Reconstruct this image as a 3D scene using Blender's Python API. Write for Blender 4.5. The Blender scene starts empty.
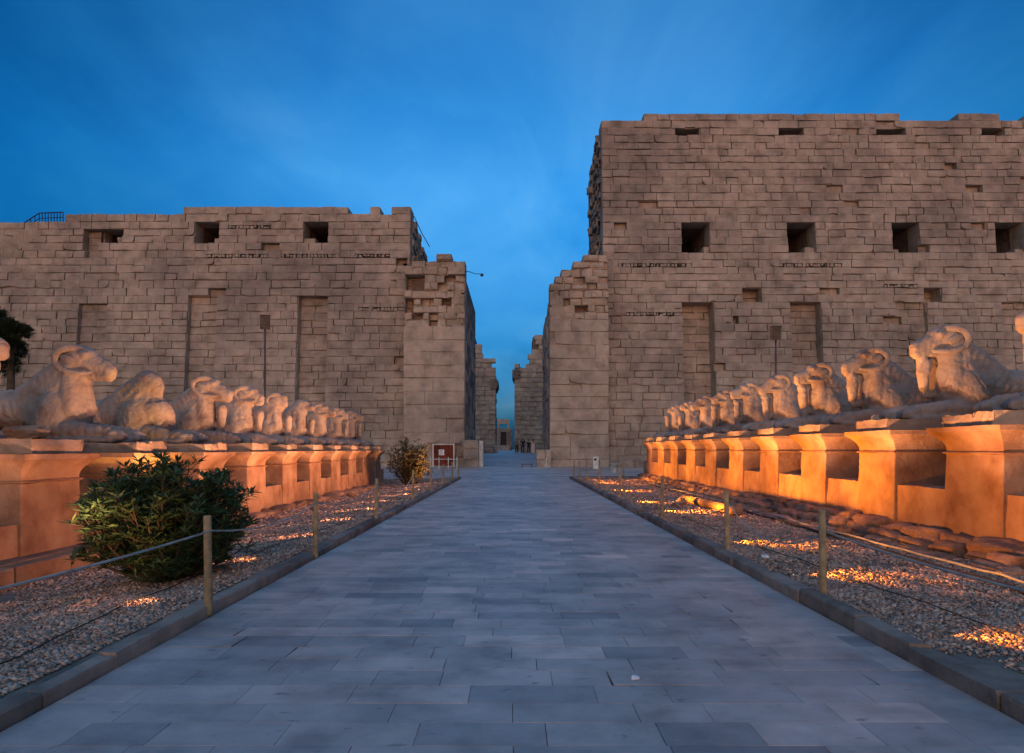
import bpy, bmesh, math, random
import numpy as np
from mathutils import Vector, Matrix, noise as mnoise

scene = bpy.context.scene
col = scene.collection
R = math.radians

# ------------------------------------------------------------------ camera
EYE = 1.6
cam_d = bpy.data.cameras.new('camera')
cam = bpy.data.objects.new('camera', cam_d); col.objects.link(cam)
cam.location = (0, 0, EYE); cam.rotation_euler = (R(90), 0, 0)
cam_d.sensor_width = 36.0; cam_d.lens = 36.0 * 680 / 1024
cam_d.shift_x = -3 / 1024; cam_d.shift_y = 72.5 / 1024
cam_d.clip_start = 0.05; cam_d.clip_end = 3000
scene.camera = cam

# ------------------------------------------------------------------ dusk sky
SUN_EL = 6.0
world = bpy.data.worlds.new('World'); scene.world = world; world.use_nodes = True
nt = world.node_tree; nt.nodes.clear()
def wn(t, **kw):
    n = nt.nodes.new(t)
    for k, v in kw.items(): setattr(n, k, v)
    return n
L = nt.links.new
def wmath(op, a, b=None):
    n = wn('ShaderNodeMath', operation=op)
    for i, q in enumerate((a, b)):
        if q is None: continue
        if isinstance(q, (int, float)): n.inputs[i].default_value = q
        else: L(q, n.inputs[i])
    return n.outputs[0]
def wmix(kind, fac, a, b):
    n = wn('ShaderNodeMix', data_type='RGBA', blend_type=kind)
    for i, q in ((0, fac), (6, a), (7, b)):
        if isinstance(q, (int, float, tuple)): n.inputs[i].default_value = q
        else: L(q, n.inputs[i])
    return n.outputs[2]
out = wn('ShaderNodeOutputWorld'); bg = wn('ShaderNodeBackground'); bg.inputs[1].default_value = 0.15
sky = wn('ShaderNodeTexSky', sky_type='NISHITA', sun_disc=False)
sky.sun_elevation = R(SUN_EL); sky.sun_rotation = R(180); sky.air_density = 1.0; sky.dust_density = 0.3; sky.ozone_density = 6.0
tc = wn('ShaderNodeTexCoord'); sp = wn('ShaderNodeSeparateXYZ'); L(tc.outputs['Generated'], sp.inputs[0])
# the sky is deep blue in the east and pale, warm after sunset in the west
west = wn('ShaderNodeMapRange'); west.inputs['From Min'].default_value = 0.15; west.inputs['From Max'].default_value = -0.65; L(sp.outputs[1], west.inputs['Value'])
tint = wmix('MIX', west.outputs[0], (0.66, 1.12, 1.06, 1), (2.0, 1.02, 0.60, 1))
low = wn('ShaderNodeMapRange'); low.inputs['From Min'].default_value = 0.36; low.inputs['From Max'].default_value = 0.0; L(sp.outputs[2], low.inputs['Value'])
east = wmath('MULTIPLY', low.outputs[0], wmath('SUBTRACT', 1.0, west.outputs[0]))
tint = wmix('MIX', east, tint, (0.02, 0.10, 0.25, 1))
base = wmix('MULTIPLY', 1.0, sky.outputs[0], tint)
# streaks of thin cloud on a flat layer overhead
dz = wmath('ADD', wmath('MAXIMUM', sp.outputs[2], 0.0), 0.16)
cx = wmath('DIVIDE', sp.outputs[0], dz); cy = wmath('DIVIDE', sp.outputs[1], dz)
cv = wn('ShaderNodeCombineXYZ'); L(cx, cv.inputs[0]); L(wmath('MULTIPLY', cy, 0.48), cv.inputs[1])
def cloud_noise(scale, detail, rough, dist, off):
    m = wn('ShaderNodeMapping'); m.inputs['Location'].default_value = off; L(cv.outputs[0], m.inputs[0])
    n = wn('ShaderNodeTexNoise'); n.inputs['Scale'].default_value = scale; n.inputs['Detail'].default_value = detail
    n.inputs['Roughness'].default_value = rough; n.inputs['Distortion'].default_value = dist; L(m.outputs[0], n.inputs['Vector']); return n.outputs['Fac']
r1 = wn('ShaderNodeValToRGB'); L(cloud_noise(1.1, 6, 0.5, 0.5, (0.23, 2.41, 1.03)), r1.inputs[0])
r1.color_ramp.elements[0].position = 0.30; r1.color_ramp.elements[0].color = (0.10, 0.50, 0.66, 1)
r1.color_ramp.elements[1].position = 0.68; r1.color_ramp.elements[1].color = (1.85, 1.18, 1.05, 1)
e = r1.color_ramp.elements.new(0.50); e.color = (0.95, 0.98, 0.98, 1)
r2 = wn('ShaderNodeValToRGB'); L(cloud_noise(2.4, 6, 0.55, 0.8, (-4.36, 2.58, 0.55)), r2.inputs[0])
r2.color_ramp.elements[0].position = 0.42; r2.color_ramp.elements[0].color = (0.92, 0.96, 0.97, 1)
r2.color_ramp.elements[1].position = 0.78; r2.color_ramp.elements[1].color = (1.9, 1.2, 1.05, 1)
side = wn('ShaderNodeMapRange'); side.interpolation_type = 'SMOOTHSTEP'; side.inputs['From Min'].default_value = 0.16; side.inputs['From Max'].default_value = 0.62
L(wmath('ABSOLUTE', wmath('ADD', sp.outputs[0], -0.04)), side.inputs['Value'])
bank = wmath('MULTIPLY', side.outputs[0], wmath('SUBTRACT', 1.0, west.outputs[0]))
base = wmix('MULTIPLY', 1.0, base, wmix('MIX', bank, (1.12, 1.04, 1.0, 1), (0.16, 0.56, 0.64, 1)))   # thicker cloud banks to the north and south
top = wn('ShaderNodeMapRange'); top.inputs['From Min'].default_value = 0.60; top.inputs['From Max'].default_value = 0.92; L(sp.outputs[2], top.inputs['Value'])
base = wmix('MULTIPLY', 1.0, base, wmix('MIX', top.outputs[0], (1, 1, 1, 1), (6.5, 3.9, 3.1, 1)))   # high sky multiplied up, added to light the path and stone tops
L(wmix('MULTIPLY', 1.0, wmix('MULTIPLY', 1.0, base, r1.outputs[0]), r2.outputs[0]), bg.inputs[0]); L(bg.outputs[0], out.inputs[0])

# afterglow of the western sky behind the viewer: low, warm, very soft
sun_d = bpy.data.lights.new('sun', 'SUN'); sun = bpy.data.objects.new('sun', sun_d); col.objects.link(sun)
sun_d.energy = 0.16; sun_d.angle = R(40); sun_d.color = (1.0, 0.76, 0.60)
sun.rotation_euler = (R(90 - 14), 0, R(-12))
sun.location = (0, -20, 30)

scene.view_settings.view_transform = 'Standard'
scene.view_settings.look = 'None'
scene.view_settings.exposure = 0.9
scene.view_settings.gamma = 1.0
scene.cycles.use_denoising = True
scene.cycles.max_bounces = 5
scene.cycles.diffuse_bounces = 3
scene.cycles.sample_clamp_indirect = 4.0

# ------------------------------------------------------------------ helpers
def tag(o, label=None, cat=None, group=None, kind=None):
    if label: o['label'] = label
    if cat: o['category'] = cat
    if group: o['group'] = group
    if kind: o['kind'] = kind
    return o

def empty(name, loc, rz=0.0):
    o = bpy.data.objects.new(name, None); col.objects.link(o)
    o.location = loc; o.rotation_euler = (0, 0, rz); o.empty_display_size = 0.2
    return o

class MB:
    """collects verts and faces (with a tone per face) and links them as one mesh object"""
    def __init__(s): s.v = []; s.f = []; s.t = []
    def add(s, vs, fs, tone=0.5):
        b = len(s.v); s.v.extend(vs)
        for f in fs: s.f.append([b + i for i in f]); s.t.append(tone)
    def box(s, x0, x1, y0, y1, z0, z1, tone=0.5, P=None):
        vs = [(x, y, z) for x in (x0, x1) for y in (y0, y1) for z in (z0, z1)]
        if P: vs = [P(*q) for q in vs]
        s.add(vs, [(0, 1, 3, 2), (4, 6, 7, 5), (0, 4, 5, 1), (2, 3, 7, 6), (0, 2, 6, 4), (1, 5, 7, 3)], tone)
    def tube(s, pts, rad, n=8, tone=0.5, caps=True):
        pts = [Vector(p) for p in pts]
        if not hasattr(rad, '__len__'): rad = [rad] * len(pts)
        vs = []; up0 = None
        for i, p in enumerate(pts):
            d = (pts[min(i + 1, len(pts) - 1)] - pts[max(i - 1, 0)]).normalized()
            if up0 is None:
                a = Vector((0, 0, 1)) if abs(d.z) < 0.9 else Vector((1, 0, 0))
            else: a = up0
            x = d.cross(a).normalized(); y = x.cross(d).normalized(); up0 = y
            for k in range(n):
                t = 2 * math.pi * k / n
                vs.append(tuple(p + (x * math.cos(t) + y * math.sin(t)) * rad[i]))
        fs = []
        for i in range(len(pts) - 1):
            for k in range(n):
                fs.append((i * n + k, i * n + (k + 1) % n, (i + 1) * n + (k + 1) % n, (i + 1) * n + k))
        if caps:
            fs.append(tuple(range(n))[::-1]); fs.append(tuple((len(pts) - 1) * n + k for k in range(n)))
        s.add(vs, fs, tone)
    def build(s, name, mat, parent=None, smooth=False, bevel=0.0):
        me = bpy.data.meshes.new(name); me.from_pydata([tuple(v) for v in s.v], [], s.f)
        a = me.attributes.new('tone', 'FLOAT', 'FACE'); a.data.foreach_set('value', np.array(s.t, dtype=np.float32))
        if mat: me.materials.append(mat)
        if smooth: me.polygons.foreach_set('use_smooth', [True] * len(me.polygons))
        o = bpy.data.objects.new(name, me); col.objects.link(o)
        if parent: o.parent = parent
        if bevel:
            m = o.modifiers.new('bevel', 'BEVEL'); m.width = bevel; m.segments = 2; m.limit_method = 'ANGLE'
        return o

def material(name, base, dark=None, light=None, scale=1.2, rough=0.9, bump=0.3, bump_scale=18.0, tone_amt=0.35, stain=0.4,
             tone_hue=None, spec=0.2, fine=60.0):
    """mottled mineral surface: base colour broken by noise, a per-piece tone and fine bump"""
    m = bpy.data.materials.new(name); m.use_nodes = True
    t = m.node_tree; t.nodes.clear()
    N = t.nodes.new; K = t.links.new
    o = N('ShaderNodeOutputMaterial'); b = N('ShaderNodeBsdfPrincipled'); K(b.outputs[0], o.inputs[0])
    b.inputs['Roughness'].default_value = rough; b.inputs['Specular IOR Level'].default_value = spec
    g = N('ShaderNodeNewGeometry')
    na = N('ShaderNodeTexNoise'); na.inputs['Scale'].default_value = scale; na.inputs['Detail'].default_value = 8; na.inputs['Roughness'].default_value = 0.62
    K(g.outputs['Position'], na.inputs['Vector'])
    nb = N('ShaderNodeTexNoise'); nb.inputs['Scale'].default_value = scale * 0.17; nb.inputs['Detail'].default_value = 6
    K(g.outputs['Position'], nb.inputs['Vector'])
    dark = dark or tuple(c * 0.62 for c in base); light = light or tuple(min(1, c * 1.3) for c in base)
    ra = N('ShaderNodeValToRGB')
    ra.color_ramp.elements[0].position = 0.3; ra.color_ramp.elements[0].color = (*dark, 1)
    ra.color_ramp.elements[1].position = 0.72; ra.color_ramp.elements[1].color = (*light, 1)
    e = ra.color_ramp.elements.new(0.5); e.color = (*base, 1)
    K(na.outputs['Fac'], ra.inputs[0])
    rb = N('ShaderNodeValToRGB')
    rb.color_ramp.elements[0].position = 0.36; rb.color_ramp.elements[0].color = (1 - stain, 1 - stain, 1 - stain * 0.95, 1)
    rb.color_ramp.elements[1].position = 0.6; rb.color_ramp.elements[1].color = (1.08, 1.06, 1.04, 1)
    K(nb.outputs['Fac'], rb.inputs[0])
    mx = N('ShaderNodeMix'); mx.data_type = 'RGBA'; mx.blend_type = 'MULTIPLY'; mx.inputs[0].default_value = 1
    K(ra.outputs[0], mx.inputs[6]); K(rb.outputs[0], mx.inputs[7])
    at = N('ShaderNodeAttribute'); at.attribute_type = 'GEOMETRY'; at.attribute_name = 'tone'
    rt = N('ShaderNodeValToRGB'); h = tone_hue or ((1, 1, 1), (1, 1, 1))
    rt.color_ramp.elements[0].position = 0.0; rt.color_ramp.elements[0].color = (*[(1 - tone_amt) * c for c in h[0]], 1)
    rt.color_ramp.elements[1].position = 1.0; rt.color_ramp.elements[1].color = (*[(1 + tone_amt) * c for c in h[1]], 1)
    e = rt.color_ramp.elements.new(0.5); e.color = (1, 1, 1, 1)
    K(at.outputs['Fac'], rt.inputs[0])
    m2 = N('ShaderNodeMix'); m2.data_type = 'RGBA'; m2.blend_type = 'MULTIPLY'; m2.inputs[0].default_value = 1
    K(mx.outputs[2], m2.inputs[6]); K(rt.outputs[0], m2.inputs[7])
    K(m2.outputs[2], b.inputs['Base Color'])
    if bump:
        nc = N('ShaderNodeTexNoise'); nc.inputs['Scale'].default_value = bump_scale; nc.inputs['Detail'].default_value = 8; nc.inputs['Roughness'].default_value = 0.65
        K(g.outputs['Position'], nc.inputs['Vector'])
        bp = N('ShaderNodeBump'); bp.inputs['Strength'].default_value = bump; bp.inputs['Distance'].default_value = 0.6 / bump_scale
        K(nc.outputs['Fac'], bp.inputs['Height']); K(bp.outputs[0], b.inputs['Normal'])
    return m

def plain(name, colr, rough=0.6, metal=0.0):
    m = material(name, colr, scale=6.0, rough=rough, bump=0.1, bump_scale=60, stain=0.15, tone_amt=0.2)
    m.node_tree.nodes['Principled BSDF'].inputs['Metallic'].default_value = metal
    return m

M = {}
M['pylon'] = material('pylon sandstone', (0.41, 0.328, 0.260), scale=0.9, bump=0.55, bump_scale=5.0, tone_amt=0.13, stain=0.30)
M['jamb'] = material('smooth gate sandstone', (0.445, 0.358, 0.284), scale=0.8, bump=0.45, bump_scale=4.0, tone_amt=0.12, stain=0.28)
M['core'] = material('rubble core', (0.24, 0.185, 0.155), scale=1.1, bump=0.7, bump_scale=3.0)
M['pedestal'] = material('pedestal sandstone', (0.42, 0.235, 0.145), dark=(0.26, 0.125, 0.07), light=(0.52, 0.33, 0.22), scale=1.9, bump=0.5, bump_scale=12, stain=0.42)
M['plinth'] = material('plinth sandstone', (0.42, 0.29, 0.21), scale=2.4, bump=0.45, bump_scale=12, stain=0.3)
M['sphinx'] = material('sphinx sandstone', (0.63, 0.49, 0.405), dark=(0.42, 0.285, 0.22), light=(0.70, 0.58, 0.50), scale=2.6, bump=0.7, bump_scale=9, stain=0.35)
M['paving'] = material('paving stone', (0.55, 0.40, 0.345), scale=1.6, rough=0.5, bump=0.25, bump_scale=16, tone_amt=0.42, stain=0.2,
                       tone_hue=((0.93, 1.0, 1.10), (1.08, 0.96, 0.90)), spec=0.5)
def pits(m, scale, lo, hi, amount):
    """small dark pits and stains worn into a stone surface"""
    t = m.node_tree; N = t.nodes.new; b = t.nodes['Principled BSDF']; src = b.inputs['Base Color'].links[0].from_socket
    g = N('ShaderNodeNewGeometry'); mpn = N('ShaderNodeMapping'); mpn.inputs['Scale'].default_value = (1, 1.7, 1); t.links.new(g.outputs['Position'], mpn.inputs[0])
    n = N('ShaderNodeTexNoise'); n.inputs['Scale'].default_value = scale; n.inputs['Detail'].default_value = 6; t.links.new(mpn.outputs[0], n.inputs['Vector'])
    r = N('ShaderNodeMapRange'); r.inputs['From Min'].default_value = lo; r.inputs['From Max'].default_value = hi; t.links.new(n.outputs['Fac'], r.inputs['Value'])
    f = N('ShaderNodeMath'); f.operation = 'MULTIPLY'; f.inputs[1].default_value = amount; t.links.new(r.outputs[0], f.inputs[0])
    x = N('ShaderNodeMix'); x.data_type = 'RGBA'; t.links.new(f.outputs[0], x.inputs[0]); t.links.new(src, x.inputs[6]); x.inputs[7].default_value = (.05, .045, .045, 1)
    t.links.new(x.outputs[2], b.inputs['Base Color'])
pits(M['paving'], 5.5, .64, .72, .5); pits(M['paving'], 1.3, .54, .74, .4)
M['kerb'] = material('kerb stone', (0.33, 0.235, 0.185), scale=3.0, bump=0.6, bump_scale=9, tone_amt=0.25, stain=0.45)
M['gravel'] = material('gravel stones', (0.54, 0.36, 0.27), scale=9.0, bump=0.2, bump_scale=50, tone_amt=0.6, stain=0.2,
                       tone_hue=((1.0, 0.95, 0.92), (1.0, 0.98, 0.95)))
M['bed'] = material('sandy bed', (0.27, 0.20, 0.155), scale=7.0, bump=0.9, bump_scale=16, stain=0.3)
M['sand'] = material('sand', (0.30, 0.24, 0.18), scale=0.8, bump=0.5, bump_scale=3, stain=0.25)
M['rubble'] = material('rough footing stone', (0.36, 0.21, 0.135), scale=4.0, bump=0.8, bump_scale=9, stain=0.4, tone_amt=0.3)
M['wood'] = material('pale post wood', (0.40, 0.30, 0.17), scale=9.0, bump=0.3, bump_scale=40, stain=0.25)
M['rope'] = plain('rope', (0.42, 0.38, 0.33), 0.9)
M['cable'] = plain('black cable', (0.04, 0.035, 0.03), 0.6)
M['iron'] = plain('dark iron', (0.035, 0.033, 0.035), 0.55, 0.3)
M['lampgrey'] = plain('lamp housing', (0.10, 0.085, 0.075), 0.6, 0.2)
M['white'] = plain('white paint', (0.82, 0.78, 0.70), 0.6)
M['paper'] = plain('paper', (0.80, 0.82, 0.84), 0.8)
M['black'] = plain('black plastic', (0.02, 0.02, 0.02), 0.5)
M['redwood'] = material('red brown boards', (0.24, 0.055, 0.03), scale=3.0, bump=0.3, bump_scale=20)
M['rust'] = material('rusty steel', (0.20, 0.075, 0.04), scale=6.0, bump=0.3, bump_scale=30)
M['cream'] = plain('cream bucket', (0.58, 0.53, 0.46), 0.5)
M['bark'] = material('bark', (0.12, 0.085, 0.055), scale=8, bump=0.8, bump_scale=25)
M['skin'] = plain('skin', (0.30, 0.17, 0.11), 0.6)
M['robe'] = plain('white cotton robe', (0.72, 0.69, 0.64), 0.9)
M['navy'] = plain('dark cotton', (0.025, 0.03, 0.045), 0.9)
M['bluecloth'] = plain('pale blue cotton', (0.26, 0.33, 0.42), 0.9)
M['hair'] = plain('black hair', (0.012, 0.01, 0.01), 0.7)

def leaf_material(name, c, c2):
    m = material(name, c, dark=tuple(x * 0.7 for x in c), light=c2, scale=5.0, rough=0.55, bump=0, tone_amt=0.55, stain=0.2,
                 tone_hue=((0.9, 1, 0.9), (1.15, 1.0, 0.75)), spec=0.35)
    t = m.node_tree; b = t.nodes['Principled BSDF']
    tr = t.nodes.new('ShaderNodeBsdfTranslucent'); mix = t.nodes.new('ShaderNodeMixShader'); mix.inputs[0].default_value = 0.22
    src = b.inputs['Base Color'].links[0].from_socket
    t.links.new(src, tr.inputs[0])
    o = [n for n in t.nodes if n.type == 'OUTPUT_MATERIAL'][0]
    t.links.new(b.outputs[0], mix.inputs[1]); t.links.new(tr.outputs[0], mix.inputs[2]); t.links.new(mix.outputs[0], o.inputs[0])
    return m
M['oleander'] = leaf_material('oleander leaves', (0.060, 0.110, 0.045), (0.095, 0.16, 0.06))
M['olive'] = leaf_material('dry shrub leaves', (0.115, 0.105, 0.04), (0.19, 0.16, 0.05))
M['conifer'] = leaf_material('conifer needles', (0.030, 0.055, 0.030), (0.05, 0.085, 0.04))

# ------------------------------------------------------------------ masonry
def block(mb, rng, P, ua, ub, va, vb, depth, rough=0.06, gap=(0.004, 0.036), chip=0.12, setback=0.0, tone=None, gapfull=False, bev=(0.012, 0.045)):
    """one weathered ashlar: irregular eight sided face, worn arrises, recessed joint behind"""
    def jointw():
        q = rng.random()
        return gap[0] * rng.uniform(0, 1) if q < 0.42 else (rng.uniform(gap[0], gap[1] * .6) if q < 0.80 else rng.uniform(gap[1] * .6, gap[1] * 1.7))
    gl, gr, gb, gt = [jointw() for _ in range(4)]
    d0 = setback + rng.uniform(0, rough) * (1 if rng.random() < 0.8 else 2.2)
    w = ub - ua; h = vb - va
    bv = rng.uniform(*bev)
    il, ir, ib, it = [0.004 + bv * min(1, g / (gap[1] + 1e-6)) for g in (gl, gr, gb, gt)]
    def ring(i):
        a, b, c, d = ua + gl + i * il, ub - gr - i * ir, va + gb + i * ib, vb - gt - i * it
        return [[a, c], [(a + b) / 2, c], [b, c], [b, (c + d) / 2], [b, d], [(a + b) / 2, d], [a, d], [a, (c + d) / 2]]
    o = ring(0); f = ring(1)
    jit = min(0.022, h * 0.03)
    for k in range(8):
        jx, jy = rng.uniform(-jit, jit), rng.uniform(-jit, jit)
        if k in (1, 5): o[k][0] += jx * 2; f[k][0] += jx * 2
        if k in (3, 7): o[k][1] += jx; f[k][1] += jx
        o[k][1] += min(0, jy) if k in (4, 5, 6) else (max(0, jy) if k in (0, 1, 2) else 0)
        f[k][0] += jx; f[k][1] += jy
    if rng.random() < chip:
        k = rng.choice((0, 2, 4, 6)); s = rng.uniform(0.06, 0.2) * min(w, h)
        for q in (o, f):
            q[k][0] += s * (1 if k in (0, 6) else -1); q[k][1] += s * 0.8 * (1 if k in (0, 2) else -1)
    if rng.random() < chip * 0.25:
        k = rng.choice((1, 5)); s = rng.uniform(0.05, 0.22) * h
        for q in (o, f): q[k][1] += s * (1 if k == 1 else -1)
    tx, ty = rng.uniform(-rough, rough) * 0.4, rng.uniform(-rough, rough) * 0.4
    vs = []
    for q in f: vs.append(P(q[0], q[1], d0 + tx * ((q[0] - ua) / w - .5) + ty * ((q[1] - va) / h - .5) + rng.uniform(0, rough) * 0.25))
    for q in o: vs.append(P(q[0], q[1], d0 + 0.008 + 0.6 * bv * rng.uniform(0.5, 1.3)))
    d1 = d0 + rng.uniform(0.14, 0.3)
    for q in o: vs.append(P(q[0], q[1], d1))
    if gapfull: fu = o
    else: fu = [[ua, va], [(ua + ub) / 2, va], [ub, va], [ub, (va + vb) / 2], [ub, vb], [(ua + ub) / 2, vb], [ua, vb], [ua, (va + vb) / 2]]
    for q in fu: vs.append(P(q[0], q[1], d1 + 0.002))
    for q in fu: vs.append(P(q[0], q[1], setback + depth))
    c = (P((ua + ub) / 2, (va + vb) / 2, d0 - rng.uniform(-0.01, 0.02)))
    vs.append(c)
    fs = [(k, (k + 1) % 8, 40) for k in range(8)]
    for r in range(4):
        for k in range(8): fs.append((r * 8 + (k + 1) % 8, r * 8 + k, (r + 1) * 8 + k, (r + 1) * 8 + (k + 1) % 8))
    mb.add(vs, fs, rng.gauss(0.5, 0.17) if tone is None else tone)

def courses(v0, v1, h, rng):
    c = [v0]
    while c[-1] < v1: c.append(c[-1] + h * rng.uniform(0.9, 1.1))
    return c

def snap(c, v): return min(c, key=lambda q: abs(q - v))

def masonry(mb, P, u0, u1, cs, top, rng, wr=(0.9, 1.85), depth=2.1, zones=(), rough=0.038, gap=(0.006, 0.048), chip=0.13, ragged=0.14, bev=(0.012, 0.045), lost=0.0, pock=0.014):
    """zones: (ua, ub, va, vb, kind, setback) with kind hole / niche / slots"""
    for i in range(len(cs) - 1):
        va, vb = cs[i], cs[i + 1]; vm = (va + vb) / 2
        act = sorted([z for z in zones if z[2] <= vm <= z[3]], key=lambda z: z[0])
        segs = []; u = u0
        for z in act:
            a, b = max(z[0], u0), min(z[1], u1)
            if b <= u: continue
            if a > u: segs.append((u, a, 'wall', 0.0))
            segs.append((max(a, u), b, z[4], z[5])); u = b
        if u < u1: segs.append((u, u1, 'wall', 0.0))
        for (a, b, kind, sb) in segs:
            if kind == 'hole': continue
            x = a; first = True
            while x < b - 1e-3:
                if kind == 'slots': w = rng.uniform(0.26, 0.42)
                else: w = rng.uniform(*wr) * (0.6 if first and i % 2 and kind == 'wall' else 1)
                if rng.random() < 0.07 and kind == 'wall': w *= 1.6
                if b - x - w < wr[0] * 0.45 or kind == 'slots' and b - x - w < 0.25: w = b - x
                first = False
                xe = x + w; um = (x + xe) / 2
                t = top(um)
                if vm <= t + rng.uniform(-ragged, ragged * 0.3) and not (lost and kind == 'wall' and rng.random() < lost):
                    if kind == 'slots':
                        vh = va + (vb - va) * 0.5
                        block(mb, rng, P, x, xe, va, vh, depth, 0.03, (0.04, 0.09), 0.3, sb, gapfull=True)
                        block(mb, rng, P, x, xe, vh, vb, depth, 0.02, (0.0, 0.006), 0.1, sb)
                    else:
                        hole = rng.uniform(.18, .7) if kind == 'wall' and depth > 2 and rng.random() < pock and w < 1.9 else 0.0
                        block(mb, rng, P, x, xe, va, vb, depth - sb - hole, rough, gap, chip, sb + hole, bev=bev)
                x = xe

def steps(tab):
    """height as a function of u from (u_start, height) steps"""
    tab = sorted(tab)
    def f(u):
        h = tab[0][1]
        for a, b in tab:
            if u >= a: h = b
        return h
    return f

YF, BAT = 62.0, 0.10            # pylon front line and the lean of its face
def on_face(px, py, y0=YF, b=BAT):
    """photo measurement -> (u, v) on the leaning pylon face"""
    k = (449 - py) / 680.0
    z = (EYE + k * y0) / (1 - b * k)
    return (px - 515) * (y0 + b * z) / 680.0, z
def V(py): return on_face(515, py)[1]
def U(px, py): return on_face(px, py)[0]

def pylon_tower(name, label, u_in, u_out, profile, windows, niches, slots, extra, seed, side_rough, depth=15.0):
    """a pylon tower: leaning ashlar face with flagstaff niches and window shafts, rubble core and end face"""
    rng = random.Random(seed)
    root = tag(empty(name, ((u_in + u_out) / 2, YF, 0)), label, 'pylon')
    off = Vector(root.location)
    ua, ub = min(u_in, u_out), max(u_in, u_out)
    P = lambda u, v, d: (u - off.x, YF + BAT * v + d - off.y, v)
    top = steps(profile); hmax = max(h for _, h in profile)
    cs = courses(-0.4, hmax + 0.6, 0.715, rng)
    zones = []; holes = []
    for (a, b, c, d) in windows:
        c, d = snap(cs, c), snap(cs, d)
        if d - c < 0.4: d = cs[cs.index(c) + 1]
        zones.append((a, b, c, d, 'hole', 0)); holes.append((a, b, c, d))
    nz = []
    for (a, b, d, sb) in niches:
        d = snap(cs, d); zones.append((a, b, -1, d, 'niche', sb)); nz.append((a, b, d, sb))
    for (a, b, c) in slots:
        i = cs.index(snap(cs, c)); zones.append((a, b, cs[i], cs[i + 1], 'slots', 0))
    for (a, b, c, d, sb) in extra:
        zones.append((a, b, snap(cs, c), snap(cs, d), 'niche', sb))
    # overlapping zones: windows and slots win over niches
    zones.sort(key=lambda z: {'hole': 0, 'slots': 1, 'niche': 2}[z[4]])
    clean = []
    for z in zones: clean.append(z)
    mb = MB(); masonry(mb, P, ua, ub, cs, top, rng, zones=clean)
    mb.build('wall', M['pylon'], root)
    # core behind the facing, open where the window shafts run in
    core = MB()
    br = sorted({ua + 0.3, ub - 0.3} | {a for a, _ in profile if ua + .3 < a < ub - .3} | {x for h in holes for x in h[:2]})
    for x0, x1 in zip(br[:-1], br[1:]):
        if x1 - x0 < 1e-3: continue
        t = top((x0 + x1) / 2) - 0.75
        hs = sorted([h for h in holes if h[0] < (x0 + x1) / 2 < h[1]], key=lambda h: h[2])
        v = -0.4
        for h in hs:
            core.box(x0, x1, v, min(h[2], t), 2.0, 10.0, P=P); v = h[3]
        if v < t: core.box(x0, x1, v, t, 2.0, 10.0, P=P)
        core.box(x0, x1, -0.4, t, 10.0, depth - 0.4, P=P)
    core.build('core', M['core'], root)
    for (a, b, c, d) in holes:
        if d - c > 1.2:
            sill = MB(); ww = rng.uniform(.5, 1.1); x0 = a if rng.random() < .4 else b - ww
            block(sill, rng, P, x0, x0 + ww, c, c + rng.uniform(.35, .7), 1.3, .1, (.01, .05), .9, rng.uniform(.1, .5)); sill.build('broken_sill', M['pylon'], root)
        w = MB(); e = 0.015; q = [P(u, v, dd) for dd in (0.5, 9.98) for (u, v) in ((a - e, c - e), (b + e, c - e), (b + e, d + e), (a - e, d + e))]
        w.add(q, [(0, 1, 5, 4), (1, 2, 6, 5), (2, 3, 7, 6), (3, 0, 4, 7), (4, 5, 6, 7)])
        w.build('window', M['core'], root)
    # end face towards the gateway, ruinous
    sgn = 1 if u_in > u_out else -1
    S = lambda u, v, d: (u_in - sgn * (d - 0.25 + 0.02 * v * 0) - off.x, u - off.y, v)
    mb = MB()
    tE = top(u_in - sgn * 0.4)
    def side_top(y): return tE - 0.05 * (y - YF)
    masonry(mb, S, YF + 0.9, YF + depth, cs, lambda y: side_top(y) if y - YF > BAT * 0 else -9, rng, wr=(0.9, 1.9), depth=1.0, rough=side_rough, gap=(0.02, 0.09), chip=0.4)
    # cut the face back where the front leans
    keep = MB()
    keep.v = mb.v
    for f, t in zip(mb.f, mb.t):
        ok = all(mb.v[i][1] + off.y >= YF + BAT * mb.v[i][2] + 0.75 for i in f)
        if ok: keep.f.append(f); keep.t.append(t)
    keep.build('end_face', M['pylon'], root)
    return root, cs

right_prof = [(8.3, V(117)), (U(659, 112), V(112)), (U(744, 114), V(115)), (U(760, 112), V(111.5)), (U(846, 112), V(115)), (U(860, 112), V(112.5)),
              (U(906, 112), V(118)), (U(955, 112), V(113.5)), (U(1003, 112), V(121)), (U(1030, 112), V(114))]
rw = []
for (a, b, y0, y1) in ((682, 710, 249, 222), (788, 816, 249, 222), (893, 920, 249, 222), (996, 1025, 249, 222),
                       (675, 700, 134, 124.5), (779, 804, 134, 124.5), (877, 906, 134, 124.5), (982, 1005, 134, 125)):
    ym = (y0 + y1) / 2; rw.append((U(a, ym), U(b, ym), V(y0), V(y1)))
rn = [(U(684, 370), U(716, 370), V(304), 1.7), (U(793, 370), U(824, 370), V(304), 1.2), (U(900, 370), U(931, 370), V(304), 0.45), (U(1007, 370), U(1038, 370), V(304), 0.4)]
rs = [(U(618, 262), U(692, 262), V(265)), (U(780, 262), U(842, 262), V(265)), (U(626, 313), U(682, 313), V(319)), (U(884, 285), U(918, 285), V(288))]
rx = [(U(743, 296), U(762, 296), V(303), V(290), 1.5), (U(924, 293), U(942, 293), V(300), V(288), 1.7), (U(906, 318), U(924, 318), V(329), V(309), 1.3),
      (U(884, 325), U(905, 325), V(323), V(316), 0.9), (U(734, 322), U(739, 322), V(325), V(313), 0.9), (U(820, 293), U(840, 293), V(297), V(290), 0.5)]
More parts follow.
